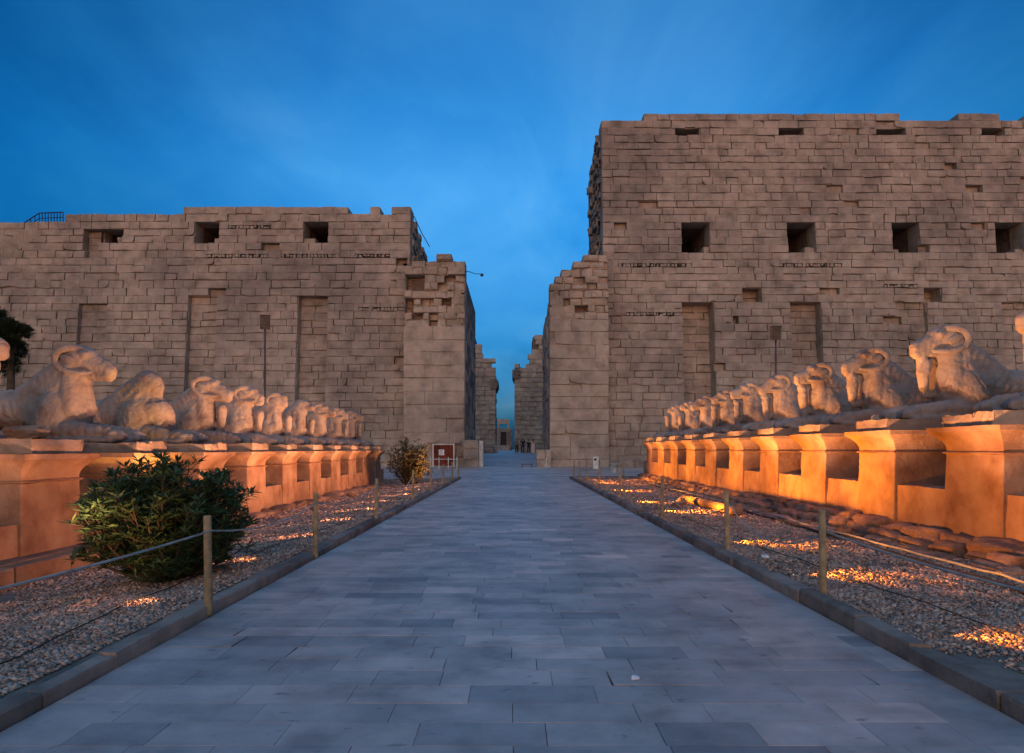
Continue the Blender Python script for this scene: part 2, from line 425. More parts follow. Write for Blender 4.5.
pylon_tower('pylon_tower', 'tall right-hand sandstone pylon tower with two rows of square windows', 8.3, 54.0, right_prof, rw, rn, rs, rx, 11, 0.55)

left_prof = [(-54, V(222)), (U(20, 215), V(219)), (U(61, 215), V(213)), (U(137, 212), V(212)), (U(178, 208), V(207.5)), (U(230, 208), V(206.5)),
             (U(322, 208), V(208)), (U(347, 208), V(210.5)), (U(393, 208), V(208.5)), (U(403, 210), V(212))]
lw = []
for (a, b, y0, y1) in ((98, 122, 246, 229), (194, 219, 240, 222), (303, 328, 245, 222)):
    ym = (y0 + y1) / 2; lw.append((U(a, ym), U(b, ym), V(y0), V(y1)))
ln = [(U(75, 360), U(103, 360), V(300), 0.45), (U(185, 360), U(214, 360), V(299), 0.65), (U(296, 360), U(326, 360), V(299), 0.95)]
ls = [(U(204, 257), U(268, 257), V(257)), (U(281, 257), U(340, 257), V(258)), (U(355, 257), U(390, 257), V(258)), (U(358, 312), U(404, 312), V(314)),
      (U(228, 232), U(270, 232), V(231))]
lx = [(U(82, 250), U(98, 250), V(247), V(229), 0.8), (U(396, 258), U(407, 258), V(262), V(256), 0.8), (U(262, 280), U(276, 280), V(283), V(278), 0.4), (U(85, 252), U(100, 252), V(254), V(247), 0.5)]
left_root, left_cs = pylon_tower('pylon_tower', 'lower left-hand sandstone pylon tower with three square windows near its top', -9.9, -54.0, left_prof, lw, ln, ls, lx, 23, 0.35)

# ------------------------------------------------------------------ gateway jambs
YJ = 61.2
def jamb(label, x_in, x_out, prof, inner_prof, seed):
    rng = random.Random(seed)
    root = tag(empty('gateway_jamb', ((x_in + x_out) / 2, YJ, 0)), label, 'gateway')
    off = Vector(root.location); ua, ub = min(x_in, x_out), max(x_in, x_out)
    P = lambda u, v, d: (u - off.x, YJ + 0.012 * v + d - off.y, v)
    top = steps(prof); hm = max(h for _, h in prof)
    split = 12.4
    cs1 = courses(-0.4, split, 1.18, rng); cs2 = courses(cs1[-1], hm + 1, 0.66, rng)
    mb = MB()
    masonry(mb, P, ua, ub, cs1, top, rng, wr=(1.8, 3.4), depth=1.4, rough=0.035, gap=(0.004, 0.022), chip=0.16, bev=(0.012, 0.035),
            zones=[(a, b, c, d, 'niche', s) for (a, b, c, d, s) in inner_prof['dents']])
    masonry(mb, P, ua, ub, cs2, top, rng, wr=(0.6, 1.5), depth=2.4, rough=0.4, gap=(0.012, 0.07), chip=0.45, ragged=0.3, lost=0.05,
            zones=[(a, b, c, d, 'niche', s) for (a, b, c, d, s) in inner_prof['gaps']])
    mb.build('front_wall', M['jamb'], root)
    sgn = 1 if x_in > x_out else -1
    S = lambda u, v, d: (x_in - sgn * d - off.x, u - off.y, v)
    mb = MB(); tin = inner_prof['top']
    csn = courses(-0.4, tin + 1, 1.0, rng)
    masonry(mb, S, YJ + 0.45, YJ + 18.0, csn, lambda y: tin - 0.03 * (y - YJ), rng, wr=(1.4, 2.8), depth=1.2, rough=0.08, gap=(0.008, 0.04), chip=0.2)
    mb.build('passage_wall', M['jamb'], root)
    core = MB()
    br = sorted({ua + 0.5, ub - 0.05} | {a for a, _ in prof if ua + .5 < a < ub - .05})
    for x0, x1 in zip(br[:-1], br[1:]):
        core.box(x0, x1, -0.4, top((x0 + x1) / 2) - 1.2, 1.3, 17.6, P=P)
    core.build('core', M['core'], root)
    return root
def J(px, py): return (px - 515) * YJ / 680.0, EYE + (449 - py) * YJ / 680.0
jamb('right gateway jamb of smooth sandstone, stepped and broken along its top', 3.15, 8.45,
     [(3.0, J(0, 289)[1]), (J(550, 0)[0], J(0, 284)[1]), (J(556, 0)[0], J(0, 272)[1]), (J(562, 0)[0], J(0, 263)[1]), (J(570, 0)[0], J(0, 258)[1]), (J(586, 0)[0], J(0, 253)[1])],
     {'top': J(0, 291)[1], 'dents': [(3.1, 8.4, 6.8, 7.6, 0.10), (6.8, 8.4, 5.2, 6.4, 0.16), (3.0, 5.0, 1.2, 3.0, 0.12), (3.1, 3.6, 11.0, 12.2, 0.4)],
      'gaps': [(5.4, 6.0, 12.5, 13.2, .5), (4.4, 5.0, 14.4, 15.0, .7), (7.6, 8.4, 16.6, 17.4, .5)]}, 31)
jamb('left gateway jamb of smooth sandstone with holes and missing blocks near top', -4.55, -10.05,
     [(-10.2, J(0, 262)[1]), (J(414, 0)[0], J(0, 262)[1]), (J(423, 0)[0], J(0, 258)[1]), (J(433, 0)[0], J(0, 250)[1]), (J(456, 0)[0], J(0, 259)[1])],
     {'top': J(0, 275)[1], 'dents': [(-10.0, -7.0, 1.6, 2.3, 0.12), (-6.2, -4.6, 3.0, 4.5, 0.10), (-8.2, -5.8, 8.3, 8.9, 0.07)],
      'gaps': [(-9.9, -8.2, 16.2, 17.2, 1.3), (-10.0, -9.2, 14.2, 15.4, 1.4), (-8.6, -7.4, 14.6, 15.2, .9), (-6.4, -5.4, 16.6, 17.3, 1.0), (-5.4, -4.6, 15.6, 16.2, .7), (-7.8, -7.0, 13.0, 13.7, .8)]}, 37)

# ------------------------------------------------------------------ second pylon seen through the passage
def far_wall(label, x_in, x_out, y0, prof, seed, cornice=None, ydepth=12):
    rng = random.Random(seed)
    root = tag(empty('ruined_gateway', ((x_in + x_out) / 2, y0, 0)), label, 'gateway')
    off = Vector(root.location); ua, ub = min(x_in, x_out), max(x_in, x_out)
    P = lambda u, v, d: (u - off.x, y0 + 0.02 * v + d - off.y, v)
    top = steps(prof); hm = max(h for _, h in prof)
    mb = MB(); cs = courses(-0.4, hm + 1, 1.05, rng)
    masonry(mb, P, ua, ub, cs, top, rng, wr=(1.2, 2.4), depth=1.5, rough=0.22, gap=(0.03, 0.12), chip=0.4, ragged=0.7)
    mb.build('front_wall', M['pylon'], root)
    sgn = 1 if x_in > x_out else -1
    S = lambda u, v, d: (x_in - sgn * d - off.x, u - off.y, v)
    mb = MB(); tin = top(x_in - sgn * .3)
    masonry(mb, S, y0 + 0.8, y0 + ydepth, cs, lambda y: tin, rng, wr=(1.5, 3), depth=1.2, rough=0.15, gap=(0.02, 0.08), chip=0.3)
    if cornice:
        mb.box(x_in - sgn * 1.2 - off.x, x_in + sgn * cornice - off.x, -0.1, ydepth, tin - 2.6, tin - 1.2)
        mb.box(x_in - sgn * 1.2 - off.x, x_in + sgn * cornice * .55 - off.x, -0.06, ydepth - .2, tin - 3.2, tin - 2.603)
    mb.build('passage_wall', M['core'], root)
    core = MB()
    br = sorted({ua + 0.4, ub - 0.4} | {a for a, _ in prof if ua + .4 < a < ub - .4})
    for x0, x1 in zip(br[:-1], br[1:]): core.box(x0, x1, -0.4, top((x0 + x1) / 2) - 1.0, 1.3, ydepth - .3, P=P)
    core.build('core', M['core'], root)
Y2 = 150.0
def F(px, py, Y=Y2): return (px - 515) * Y / 680.0, EYE + (449 - py) * Y / 680.0
far_wall('ruined left wall of the second gateway, stepping down towards the gap', F(495.5, 0)[0], -16, Y2,
         [(-17, F(0, 330)[1]), (F(474, 0)[0], F(0, 340)[1]), (F(477, 0)[0], F(0, 353)[1]), (F(483, 0)[0], F(0, 360)[1]), (F(488, 0)[0], F(0, 367)[1]), (F(493, 0)[0], F(0, 374)[1])], 41, 0.5)
far_wall('ruined right wall of the second gateway with a slender stump on top', F(514.5, 0)[0], 14, Y2,
         [(-1, F(0, 364)[1]), (F(518, 0)[0], F(0, 362)[1]), (F(522, 0)[0], F(0, 363)[1]), (F(527, 0)[0], F(0, 359)[1]), (F(530, 0)[0], F(0, 356)[1]), (F(533, 0)[0], F(0, 331)[1]), (F(540, 0)[0], F(0, 338)[1])], 43, 0.5)
# small granite gate at the far end of the axis
Y3 = 240.0
fg = tag(empty('distant_gate', (F(503.5, 0, Y3)[0], Y3, 0)), 'small distant stone gate with dark doorway at the end of the axis', 'gateway')
def fz(py): return EYE + (449 - py) * Y3 / 680.0
s = Y3 / 680.0
g = MB()
g.box(-8.5 * s, -2.9 * s, 0, 3, fz(452), fz(432)); g.box(2.9 * s, 8.5 * s, 0, 3, fz(452), fz(432))
g.box(-8.5 * s, 8.5 * s, -.05, 3, fz(432), fz(428.2))
g.build('lower_wall', M['core'], fg)
g = MB(); g.box(-5.6 * s, -3.8 * s, 0.2, 2.6, fz(428.2), fz(424)); g.box(3.8 * s, 5.6 * s, 0.2, 2.6, fz(428.2), fz(424)); g.box(-5.8 * s, 5.8 * s, 0.1, 2.8, fz(424), fz(419))
g.build('upper_lintel', M['pylon'], fg)
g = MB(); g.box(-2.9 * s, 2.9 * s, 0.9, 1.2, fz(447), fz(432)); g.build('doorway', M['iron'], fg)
g = MB(); g.box(-6.3 * s, 6.3 * s, -3.5, -0.3, 0.5, fz(445.2)); g.build('step_block', M['pylon'], fg, bevel=.1)

# ------------------------------------------------------------------ ground
def rowmesh(xs, ys, zf):
    vs = [(x, y, zf(x, y)) for y in ys for x in xs]; n = len(xs)
    fs = [(j * n + i, j * n + i + 1, (j + 1) * n + i + 1, (j + 1) * n + i) for j in range(len(ys) - 1) for i in range(n - 1)]
    return vs, fs
def n2(x, y, sc, seed=0.0): return mnoise.noise(Vector((x * sc, y * sc, seed)))

g = MB(); g.add([(-1500, -300, -0.32), (1500, -300, -0.32), (1500, 2500, -0.32), (-1500, 2500, -0.32)], [(0, 1, 2, 3)])
tag(g.build('ground', M['sand']), 'flat sandy ground around the temple', 'ground', kind='structure')

BED_END = 36.8
KL, KR = -2.91, 2.96            # inner faces of the kerbs
def slabs(mb, x0, x1, y0, y1, dr, wr, rng, z=0.0, gap=0.0022):
    y = y0
    while y < y1:
        d = rng.uniform(*dr); ye = min(y + d, y1); x = x0 - rng.uniform(0, wr[1] * .6)
        while x < x1:
            w = rng.uniform(*wr); xe = x + w
            if x1 - xe < wr[0] * .4: xe = x1
            a, b = max(x, x0), min(xe, x1)
            if b - a > 0.03:
                q = rng.random(); t = rng.gauss(0.5, 0.10)
                if q < 0.055: t = rng.uniform(0.05, 0.22)
                elif q < 0.15: t = rng.uniform(0.68, 0.9)
                g1 = rng.uniform(.3, 1) * gap; h = [z + rng.uniform(-0.0018, 0.0015) for _ in range(4)]
                c = [(a + g1, y + g1), (b - g1, y + g1), (b - g1, ye - g1), (a + g1, ye - g1)]
                if rng.random() < 0.05:
                    k = rng.randrange(4); s_ = rng.uniform(.008, .025); cx = (a + b) / 2; cy = (y + ye) / 2
                    c[k] = (c[k][0] + s_ * (1 if c[k][0] < cx else -1), c[k][1] + s_ * .7 * (1 if c[k][1] < cy else -1))
                e = 0.0015
                vs = [(px + (e if px < (a + b) / 2 else -e), py + (e if py < (y + ye) / 2 else -e), hh) for (px, py), hh in zip(c, h)]
                vs += [(px, py, hh - 0.003) for (px, py), hh in zip(c, h)] + [(px, py, z - 0.06) for (px, py) in c]
                mb.add(vs, [(0, 1, 2, 3)] + [(r * 4 + (k + 1) % 4, r * 4 + k, (r + 1) * 4 + k, (r + 1) * 4 + (k + 1) % 4) for r in (0, 1) for k in range(4)], t)
            x = xe
        y = ye
rng = random.Random(5)
p = MB(); slabs(p, KL + .003, KR - .003, -6, BED_END, (0.26, 0.34), (0.40, 0.90), rng)
p.box(KL, KR, -6, BED_END, -0.3, -0.035, 0.15)
tag(p.build('path', M['paving']), 'paved processional way of worn grey slabs between the kerbs', 'path', kind='structure')
p = MB(); slabs(p, -30, 34, BED_END + .003, YJ + 1.0, (0.7, 1.1), (1.0, 2.2), rng, -0.002)
p.box(-30, 34, BED_END, YJ + 1.0, -0.3, -0.04, 0.3)
tag(p.build('forecourt', M['paving']), 'paved forecourt in front of the pylon', 'paving', kind='structure')
p = MB()
vs, fs = rowmesh([-4.6, -2, 0.5, 3.05], [YJ + 1.0, 66, 70, 74, 78, 90, 150, 260], lambda x, y: min(1.08, max(0, (y - YJ - 1.0) / 14.0 * 1.08)) + 0.002)
vs2, fs2 = rowmesh([-40, 40], [78, 120, 260, 400], lambda x, y: 1.07)
p.add(vs, fs, 0.35); p.add(vs2, fs2, 0.35)
tag(p.build('ramp', M['paving']), 'paved ramp rising through the gateway passage', 'path', kind='structure')

# kerbs: stone after stone, uneven
def kerb(x_in, sgn, top, label, seed, width=0.2):
    rng = random.Random(seed); mb = MB(); y = -5.0
    while y < BED_END:
        l = rng.uniform(0.7, 1.25); ye = min(y + l, BED_END)
        dx = rng.uniform(-.012, .012); tz = top + rng.uniform(-.014, .01)
        Q = lambda u, v, d: (x_in + dx + sgn * v, u, tz - d)
        block(mb, rng, Q, y, ye, 0.0, width + rng.uniform(-.02, .02), tz + 0.2, 0.02, (0.003, 0.02), 0.5, bev=(0.015, 0.045))
        y = ye
    return mb
tag(kerb(KL, -1, 0.12, '', 3).build('kerb', M['kerb']), 'left stone kerb of the path', 'kerb', kind='structure')
kr = kerb(KR, 1, 0.145, '', 4)
rng = random.Random(77); x = KR
while x < 9:
    xe = x + rng.uniform(.8, 1.2)
    block(kr, rng, lambda u, v, d: (u, BED_END + v, 0.13 - d), x, xe, 0.003, 0.18, 0.4, .012, (0.003, .012), .3, bev=(.012, .03)); x = xe
tag(kr.build('kerb', M['kerb']), 'right stone kerb of the path and its return across the gravel', 'kerb', kind='structure')

ROWX = 6.9
BASE = {-1: -0.17, 1: 0.24}
def bed_z(x, y):
    if x > 0:
        t = min(1, max(0, (x - 3.15) / 3.4)); z = 0.10 - 0.07 * t
    else:
        t = min(1, max(0, (-x - 3.1) / 3.0)); z = 0.085 - 0.25 * t * t * (3 - 2 * t)
    edge = min(1, abs(abs(x) - 3.1) / .5)
    return z + edge * (0.03 * n2(x, y, 0.9, 3) + 0.02 * n2(x, y, 2.7, 8))
for sgn, lab in ((-1, 'left'), (1, 'right')):
    mb = MB(); xs = [sgn * (3.06 + (7.3 - 3.06) * i / 40) for i in range(41)]
    ys = [-5 + (BED_END + 5) * j / 160 for j in range(161)]
    vs, fs = rowmesh(xs, ys, lambda x, y: bed_z(x, y) - 0.02); mb.add(vs, fs)
    tag(mb.build('gravel_bed', M['bed'], smooth=True), 'sandy ground under the gravel on the %s side' % lab, 'ground', kind='structure')

def gravel(sgn, seed):
    r = np.random.default_rng(seed)
    parts = []
    for (y0, y1, dens, smin, smax) in ((2.5, 8.5, 2500, .005, .020), (8.5, 15, 1150, .008, .025), (15, BED_END - .1, 300, .015, .040)):
        n = int((y1 - y0) * 3.7 * dens)
        parts.append((sgn * (3.17 + r.random(n) ** 1.1 * 3.6), y0 + r.random(n) * (y1 - y0), smin + (smax - smin) * r.random(n) ** 2.6))
    X = np.concatenate([p[0] for p in parts]); Y = np.concatenate([p[1] for p in parts]); S = np.concatenate([p[2] for p in parts])
    # thin patches where the earth shows
    keep = np.array([n2(x, y, 0.55, 21 + sgn) + 0.5 * n2(x, y, 1.7, 5) + 0.55 > r.random() * 0.5 for x, y in zip(X, Y)])
    X, Y, S = X[keep], Y[keep], S[keep]
    Z = np.array([bed_z(x, y) for x, y in zip(X, Y)]) - 0.012
    n = len(X)
    cube = np.array([[a, b, c] for a in (-1, 1) for b in (-1, 1) for c in (-1, 1)], float)
    v = cube[None] * 0.62 + r.normal(0, .22, (n, 8, 3))
    v *= (S[:, None] * np.stack([1 + .5 * r.random(n), 1 + .3 * r.random(n), .55 + .3 * r.random(n)], 1))[:, None, :]
    a = r.random(n) * 6.283; ca, sa = np.cos(a)[:, None], np.sin(a)[:, None]
    vx = v[..., 0] * ca - v[..., 1] * sa; vy = v[..., 0] * sa + v[..., 1] * ca
    tl = r.normal(0, .35, n)[:, None]; vz = v[..., 2] + vx * tl
    V3 = np.stack([vx + X[:, None], vy + Y[:, None], vz + (Z + S * .35)[:, None]], -1).reshape(-1, 3)
    fc = np.array([(0, 1, 3, 2), (4, 6, 7, 5), (0, 4, 5, 1), (2, 3, 7, 6), (0, 2, 6, 4), (1, 5, 7, 3)])
    Fc = (np.arange(n)[:, None, None] * 8 + fc[None]).reshape(-1, 4)
    me = bpy.data.meshes.new('gravel')
    me.vertices.add(len(V3)); me.vertices.foreach_set('co', V3.astype(np.float32).ravel())
    me.loops.add(Fc.size); me.loops.foreach_set('vertex_index', Fc.astype(np.int32).ravel())
    me.polygons.add(len(Fc)); me.polygons.foreach_set('loop_start', np.arange(0, Fc.size, 4, dtype=np.int32))
    me.update(calc_edges=True); me.validate()
    at = me.attributes.new('tone', 'FLOAT', 'FACE'); at.data.foreach_set('value', np.repeat(np.clip(r.normal(.5, .24, n), 0, 1), 6).astype(np.float32))
    me.materials.append(M['gravel'])
    o = bpy.data.objects.new('gravel', me); col.objects.link(o)
    return o
tag(gravel(-1, 1), 'loose pinkish gravel between the left kerb and the left pedestals', 'gravel', kind='stuff')
tag(gravel(1, 2), 'loose pinkish gravel between the right kerb and the right pedestals', 'gravel', kind='stuff')

# ------------------------------------------------------------------ pedestals
SH_W, PL_W, PITCH_R, PITCH_L = 1.30, 1.14, 2.75, 2.68
ZR0, ZL0 = 10.26, 10.15
DEPTH = 4.0
ORD = ['nearest', 'second', 'third', 'fourth', 'fifth', 'sixth', 'seventh', 'eighth', 'ninth', 'farthest']
def pedestal(rng, depth=DEPTH):
    """local x from the front (0) to the back, y across, z up"""
    mb = MB(); w = SH_W / 2
    prof = [(0.0, 0.0), (0.01, 0.0), (1.28, -0.02)]        # (height, outward)
    shaft = [(0.0, 0.015), (0.5, 0.01), (1.0, 0.0), (1.285, -0.01)]
    def loop(h, o, jit=0.006):
        return [(-o, -w - o, h), (depth / 2, -w - o + rng.uniform(-jit, jit), h), (depth + o, -w - o, h), (depth + o, w + o, h), (depth / 2, w + o, h), (-o, w + o, h), (-o, w * .3, h + rng.uniform(-jit, jit)), (-o, -w * .3, h)]
    def stack(mb, lv):
        vs = []
        for h, o in lv: vs += loop(h, o)
        fs = [(r * 8 + (k + 1) % 8, r * 8 + k, (r + 1) * 8 + k, (r + 1) * 8 + (k + 1) % 8) for r in range(len(lv) - 1) for k in range(8)]
        fs.append(tuple((len(lv) - 1) * 8 + k for k in range(8))); mb.add(vs, fs, rng.uniform(.3, .7))
    a = MB(); stack(a, [(-0.15, 0.015)] + shaft)
    b = MB(); stack(b, [(1.286, -0.03), (1.287, 0.018), (1.30, 0.033), (1.318, 0.018), (1.32, 0.0)])
    c = MB(); lv = [(1.321, -0.012)]
    for i in range(1, 8):
        t = i / 7; lv.append((1.321 + 0.30 * t, -0.012 + 0.185 * (1 - math.cos(t * math.pi / 2)) ** 1.25))
    lv += [(1.622, 0.19), (1.70, 0.19)]
    stack(c, lv)
    return a, b, c
def rough_box(mb, rng, x0, x1, y0, y1, z0, z1, j=0.012, n=6):
    P = lambda u, v, d: (x0 + d, u, v)
    # worn block seen mainly from the front and sides
    vs = []; fs = []
    xs = [x0, x1]; k = n
    for z in (z0, (z0 + z1) / 2, z1):
        for i in range(k + 1): vs.append((x0 + rng.uniform(-j, j) + (0.02 if z == z1 else 0), y0 + (y1 - y0) * i / k, z + (rng.uniform(-j * 1.6, 0) if z == z1 else 0)))
        for i in range(k + 1): vs.append((x0 + (x1 - x0) * i / k, y1 + rng.uniform(-j, j), z + (rng.uniform(-j * 1.6, 0) if z == z1 else 0)))
        for i in range(k + 1): vs.append((x1 + rng.uniform(-j, j), y1 - (y1 - y0) * i / k, z))
        for i in range(k + 1): vs.append((x1 - (x1 - x0) * i / k, y0 + rng.uniform(-j, j), z + (rng.uniform(-j * 1.6, 0) if z == z1 else 0)))
    n4 = 4 * (k + 1)
    for r in range(2):
        for i in range(n4): fs.append((r * n4 + (i + 1) % n4, r * n4 + i, (r + 1) * n4 + i, (r + 1) * n4 + (i + 1) % n4))
    fs.append(tuple(2 * n4 + i for i in range(n4)))
    mb.add(vs, fs, rng.uniform(.3, .7))

clouds = bpy.data.textures.new('wear', 'CLOUDS'); clouds.noise_scale = 0.35; clouds.noise_depth = 4
def weather(o, strength=0.022, lv=4):
    s_ = o.modifiers.new('sub', 'SUBSURF'); s_.subdivision_type = 'SIMPLE'; s_.levels = lv; s_.render_levels = lv
    d_ = o.modifiers.new('wear', 'DISPLACE'); d_.texture = clouds; d_.texture_coords = 'GLOBAL'; d_.strength = strength; d_.mid_level = 0.55
    return o
def place_rows():
    for sgn, side, z0, pitch in ((1, 'right', ZR0, PITCH_R), (-1, 'left', ZL0, PITCH_L)):
        b = BASE[sgn]; rng = random.Random(100 + sgn)
        for k in range(10):
            y = z0 + pitch * k
            root = tag(empty('pedestal', (sgn * ROWX, y, b), 0 if sgn > 0 else math.pi),
                       '%s stone pedestal with flared cornice in the %s row of sphinxes' % (ORD[k], side), 'pedestal', 'pedestals of the %s row' % side)
            a, t, c = pedestal(rng)
            weather(a.build('shaft', M['pedestal'], root, bevel=0.02)); t.build('moulding', M['pedestal'], root); weather(c.build('cornice', M['pedestal'], root, bevel=0.012), .02, 3)
            pl = MB(); d = DEPTH - 0.1; w = PL_W / 2
            if rng.random() < 0.45:
                s = rng.uniform(-.2, .2)
                rough_box(pl, rng, -0.09 + rng.uniform(0, .06), 0.9, -w, s - .008, 1.703, 1.92, .02)
                rough_box(pl, rng, -0.09, 0.9, s + .008, w, 1.703, 1.92 + rng.uniform(-.03, 0), .02)
            else: rough_box(pl, rng, -0.09, 0.9, -w, w, 1.703, 1.92, .014)
            rough_box(pl, rng, 0.915, d, -w, w, 1.703, 1.92, .01)
            weather(pl.build('plinth', M['plinth'], root, bevel=0.015), .03, 2)
            if k < 9:
                mb = MB(); y0, y1 = y + SH_W / 2 + 0.018, y + pitch - SH_W / 2 - 0.018
                w0 = 0.16
                rough_box(mb, rng, 0, 0.45, y0 - (y0 + y1) / 2, y1 - (y0 + y1) / 2, -0.15, 0.72, .008)
                lw = weather(mb.build('low_wall', M['pedestal'], None, bevel=.015), .025, 2)
                lw.location = (sgn * (ROWX + 0.02), (y0 + y1) / 2, b); lw.rotation_euler.z = 0 if sgn > 0 else math.pi
                tag(lw, 'low parapet between the %s and the %s pedestal of the %s row' % (ORD[k], ORD[k + 1], side), 'wall', 'low walls of the %s row' % side)
        # end parapets
        for (y0, y1, nm) in ((z0 - pitch - .2, z0 - SH_W / 2 - .018, 'near'), (z0 + 9 * pitch + SH_W / 2 + .018, z0 + 9 * pitch + SH_W / 2 + .9, 'far')):
            mb = MB(); rough_box(mb, rng, 0, 0.45, y0, y1, -0.15, 0.72, .008)
            if nm == 'far': rough_box(mb, rng, 0.7, 3.6, y0, y1 - .2, -.15, 1.6, .03)
            if sgn < 0: mb.v = [(-a_, b_, c_) for a_, b_, c_ in mb.v]
            mb.v = [(a_ + sgn * (ROWX + .02), b_, c_ + b) for a_, b_, c_ in mb.v]
            tag(mb.build('low_wall', M['pedestal'], None, bevel=.01), 'low parapet beyond the %s pedestal of the %s row' % ('nearest' if nm == 'near' else 'farthest', side), 'wall', 'low walls of the %s row' % side)
place_rows()

# ------------------------------------------------------------------ ram sphinxes
def ell(bm, c, r, rot=None):
    m = Matrix.Translation(c) @ (rot.to_4x4() if rot else Matrix.Identity(4)) @ Matrix.Diagonal((*r, 1))
    bmesh.ops.create_icosphere(bm, subdivisions=3, radius=1, matrix=m)
def cap(bm, a, b, ra, rb, sy=1.0):
    a, b = Vector(a), Vector(b); n = 7
    for i in range(n + 1):
        t = i / n; p = a.lerp(b, t); r = ra + (rb - ra) * t
        m = Matrix.Translation(p) @ Matrix.Diagonal((r, r * sy, r, 1))
        bmesh.ops.create_icosphere(bm, subdivisions=2, radius=1, matrix=m)
def rotY(d): return Matrix.Rotation(R(d), 3, 'Y')
def solid(bm, voxel, smooth, amp, seed, fac=0.5):
    """fuse overlapping masses into one weathered stone surface"""
    me = bpy.data.meshes.new('tmp'); bm.to_mesh(me); bm.free()
    o = bpy.data.objects.new('tmp', me); col.objects.link(o)
    m = o.modifiers.new('r', 'REMESH'); m.mode = 'VOXEL'; m.voxel_size = voxel
    s = o.modifiers.new('s', 'SMOOTH'); s.iterations = smooth; s.factor = fac
    dg = bpy.context.evaluated_depsgraph_get()
    out = bpy.data.meshes.new_from_object(o.evaluated_get(dg))
    bpy.data.objects.remove(o); bpy.data.meshes.remove(me)
    off = Vector((seed * 3.7, seed * 1.3, 0))
    nv = len(out.vertices); no = np.zeros(nv * 3); out.vertex_normals.foreach_get('vector', no); no = no.reshape(-1, 3)
    co = np.zeros(nv * 3); out.vertices.foreach_get('co', co); co = co.reshape(-1, 3)
    for i in range(nv):
        p = Vector(co[i])
        d = mnoise.noise(p * 2.1 + off) * 1.0 + mnoise.noise(p * 6.0 + off) * 0.5 + 0.25 * mnoise.noise(p * 15.0 + off)
        c = mnoise.noise(p * 3.3 + off * 2)
        if c > 0.25: d -= (c - 0.25) * 3.0
        cr = abs(mnoise.noise(p * 1.9 + off * 3)); d -= max(0, 1 - cr / .045) * 1.1
        if mnoise.noise(p * 5.0 + off * 4) > .42: d -= 0.9
        co[i] += no[i] * d * amp
    out.vertices.foreach_set('co', co.astype(np.float32).ravel())
    out.polygons.foreach_set('use_smooth', [True] * len(out.polygons))
    out.update()
    return out

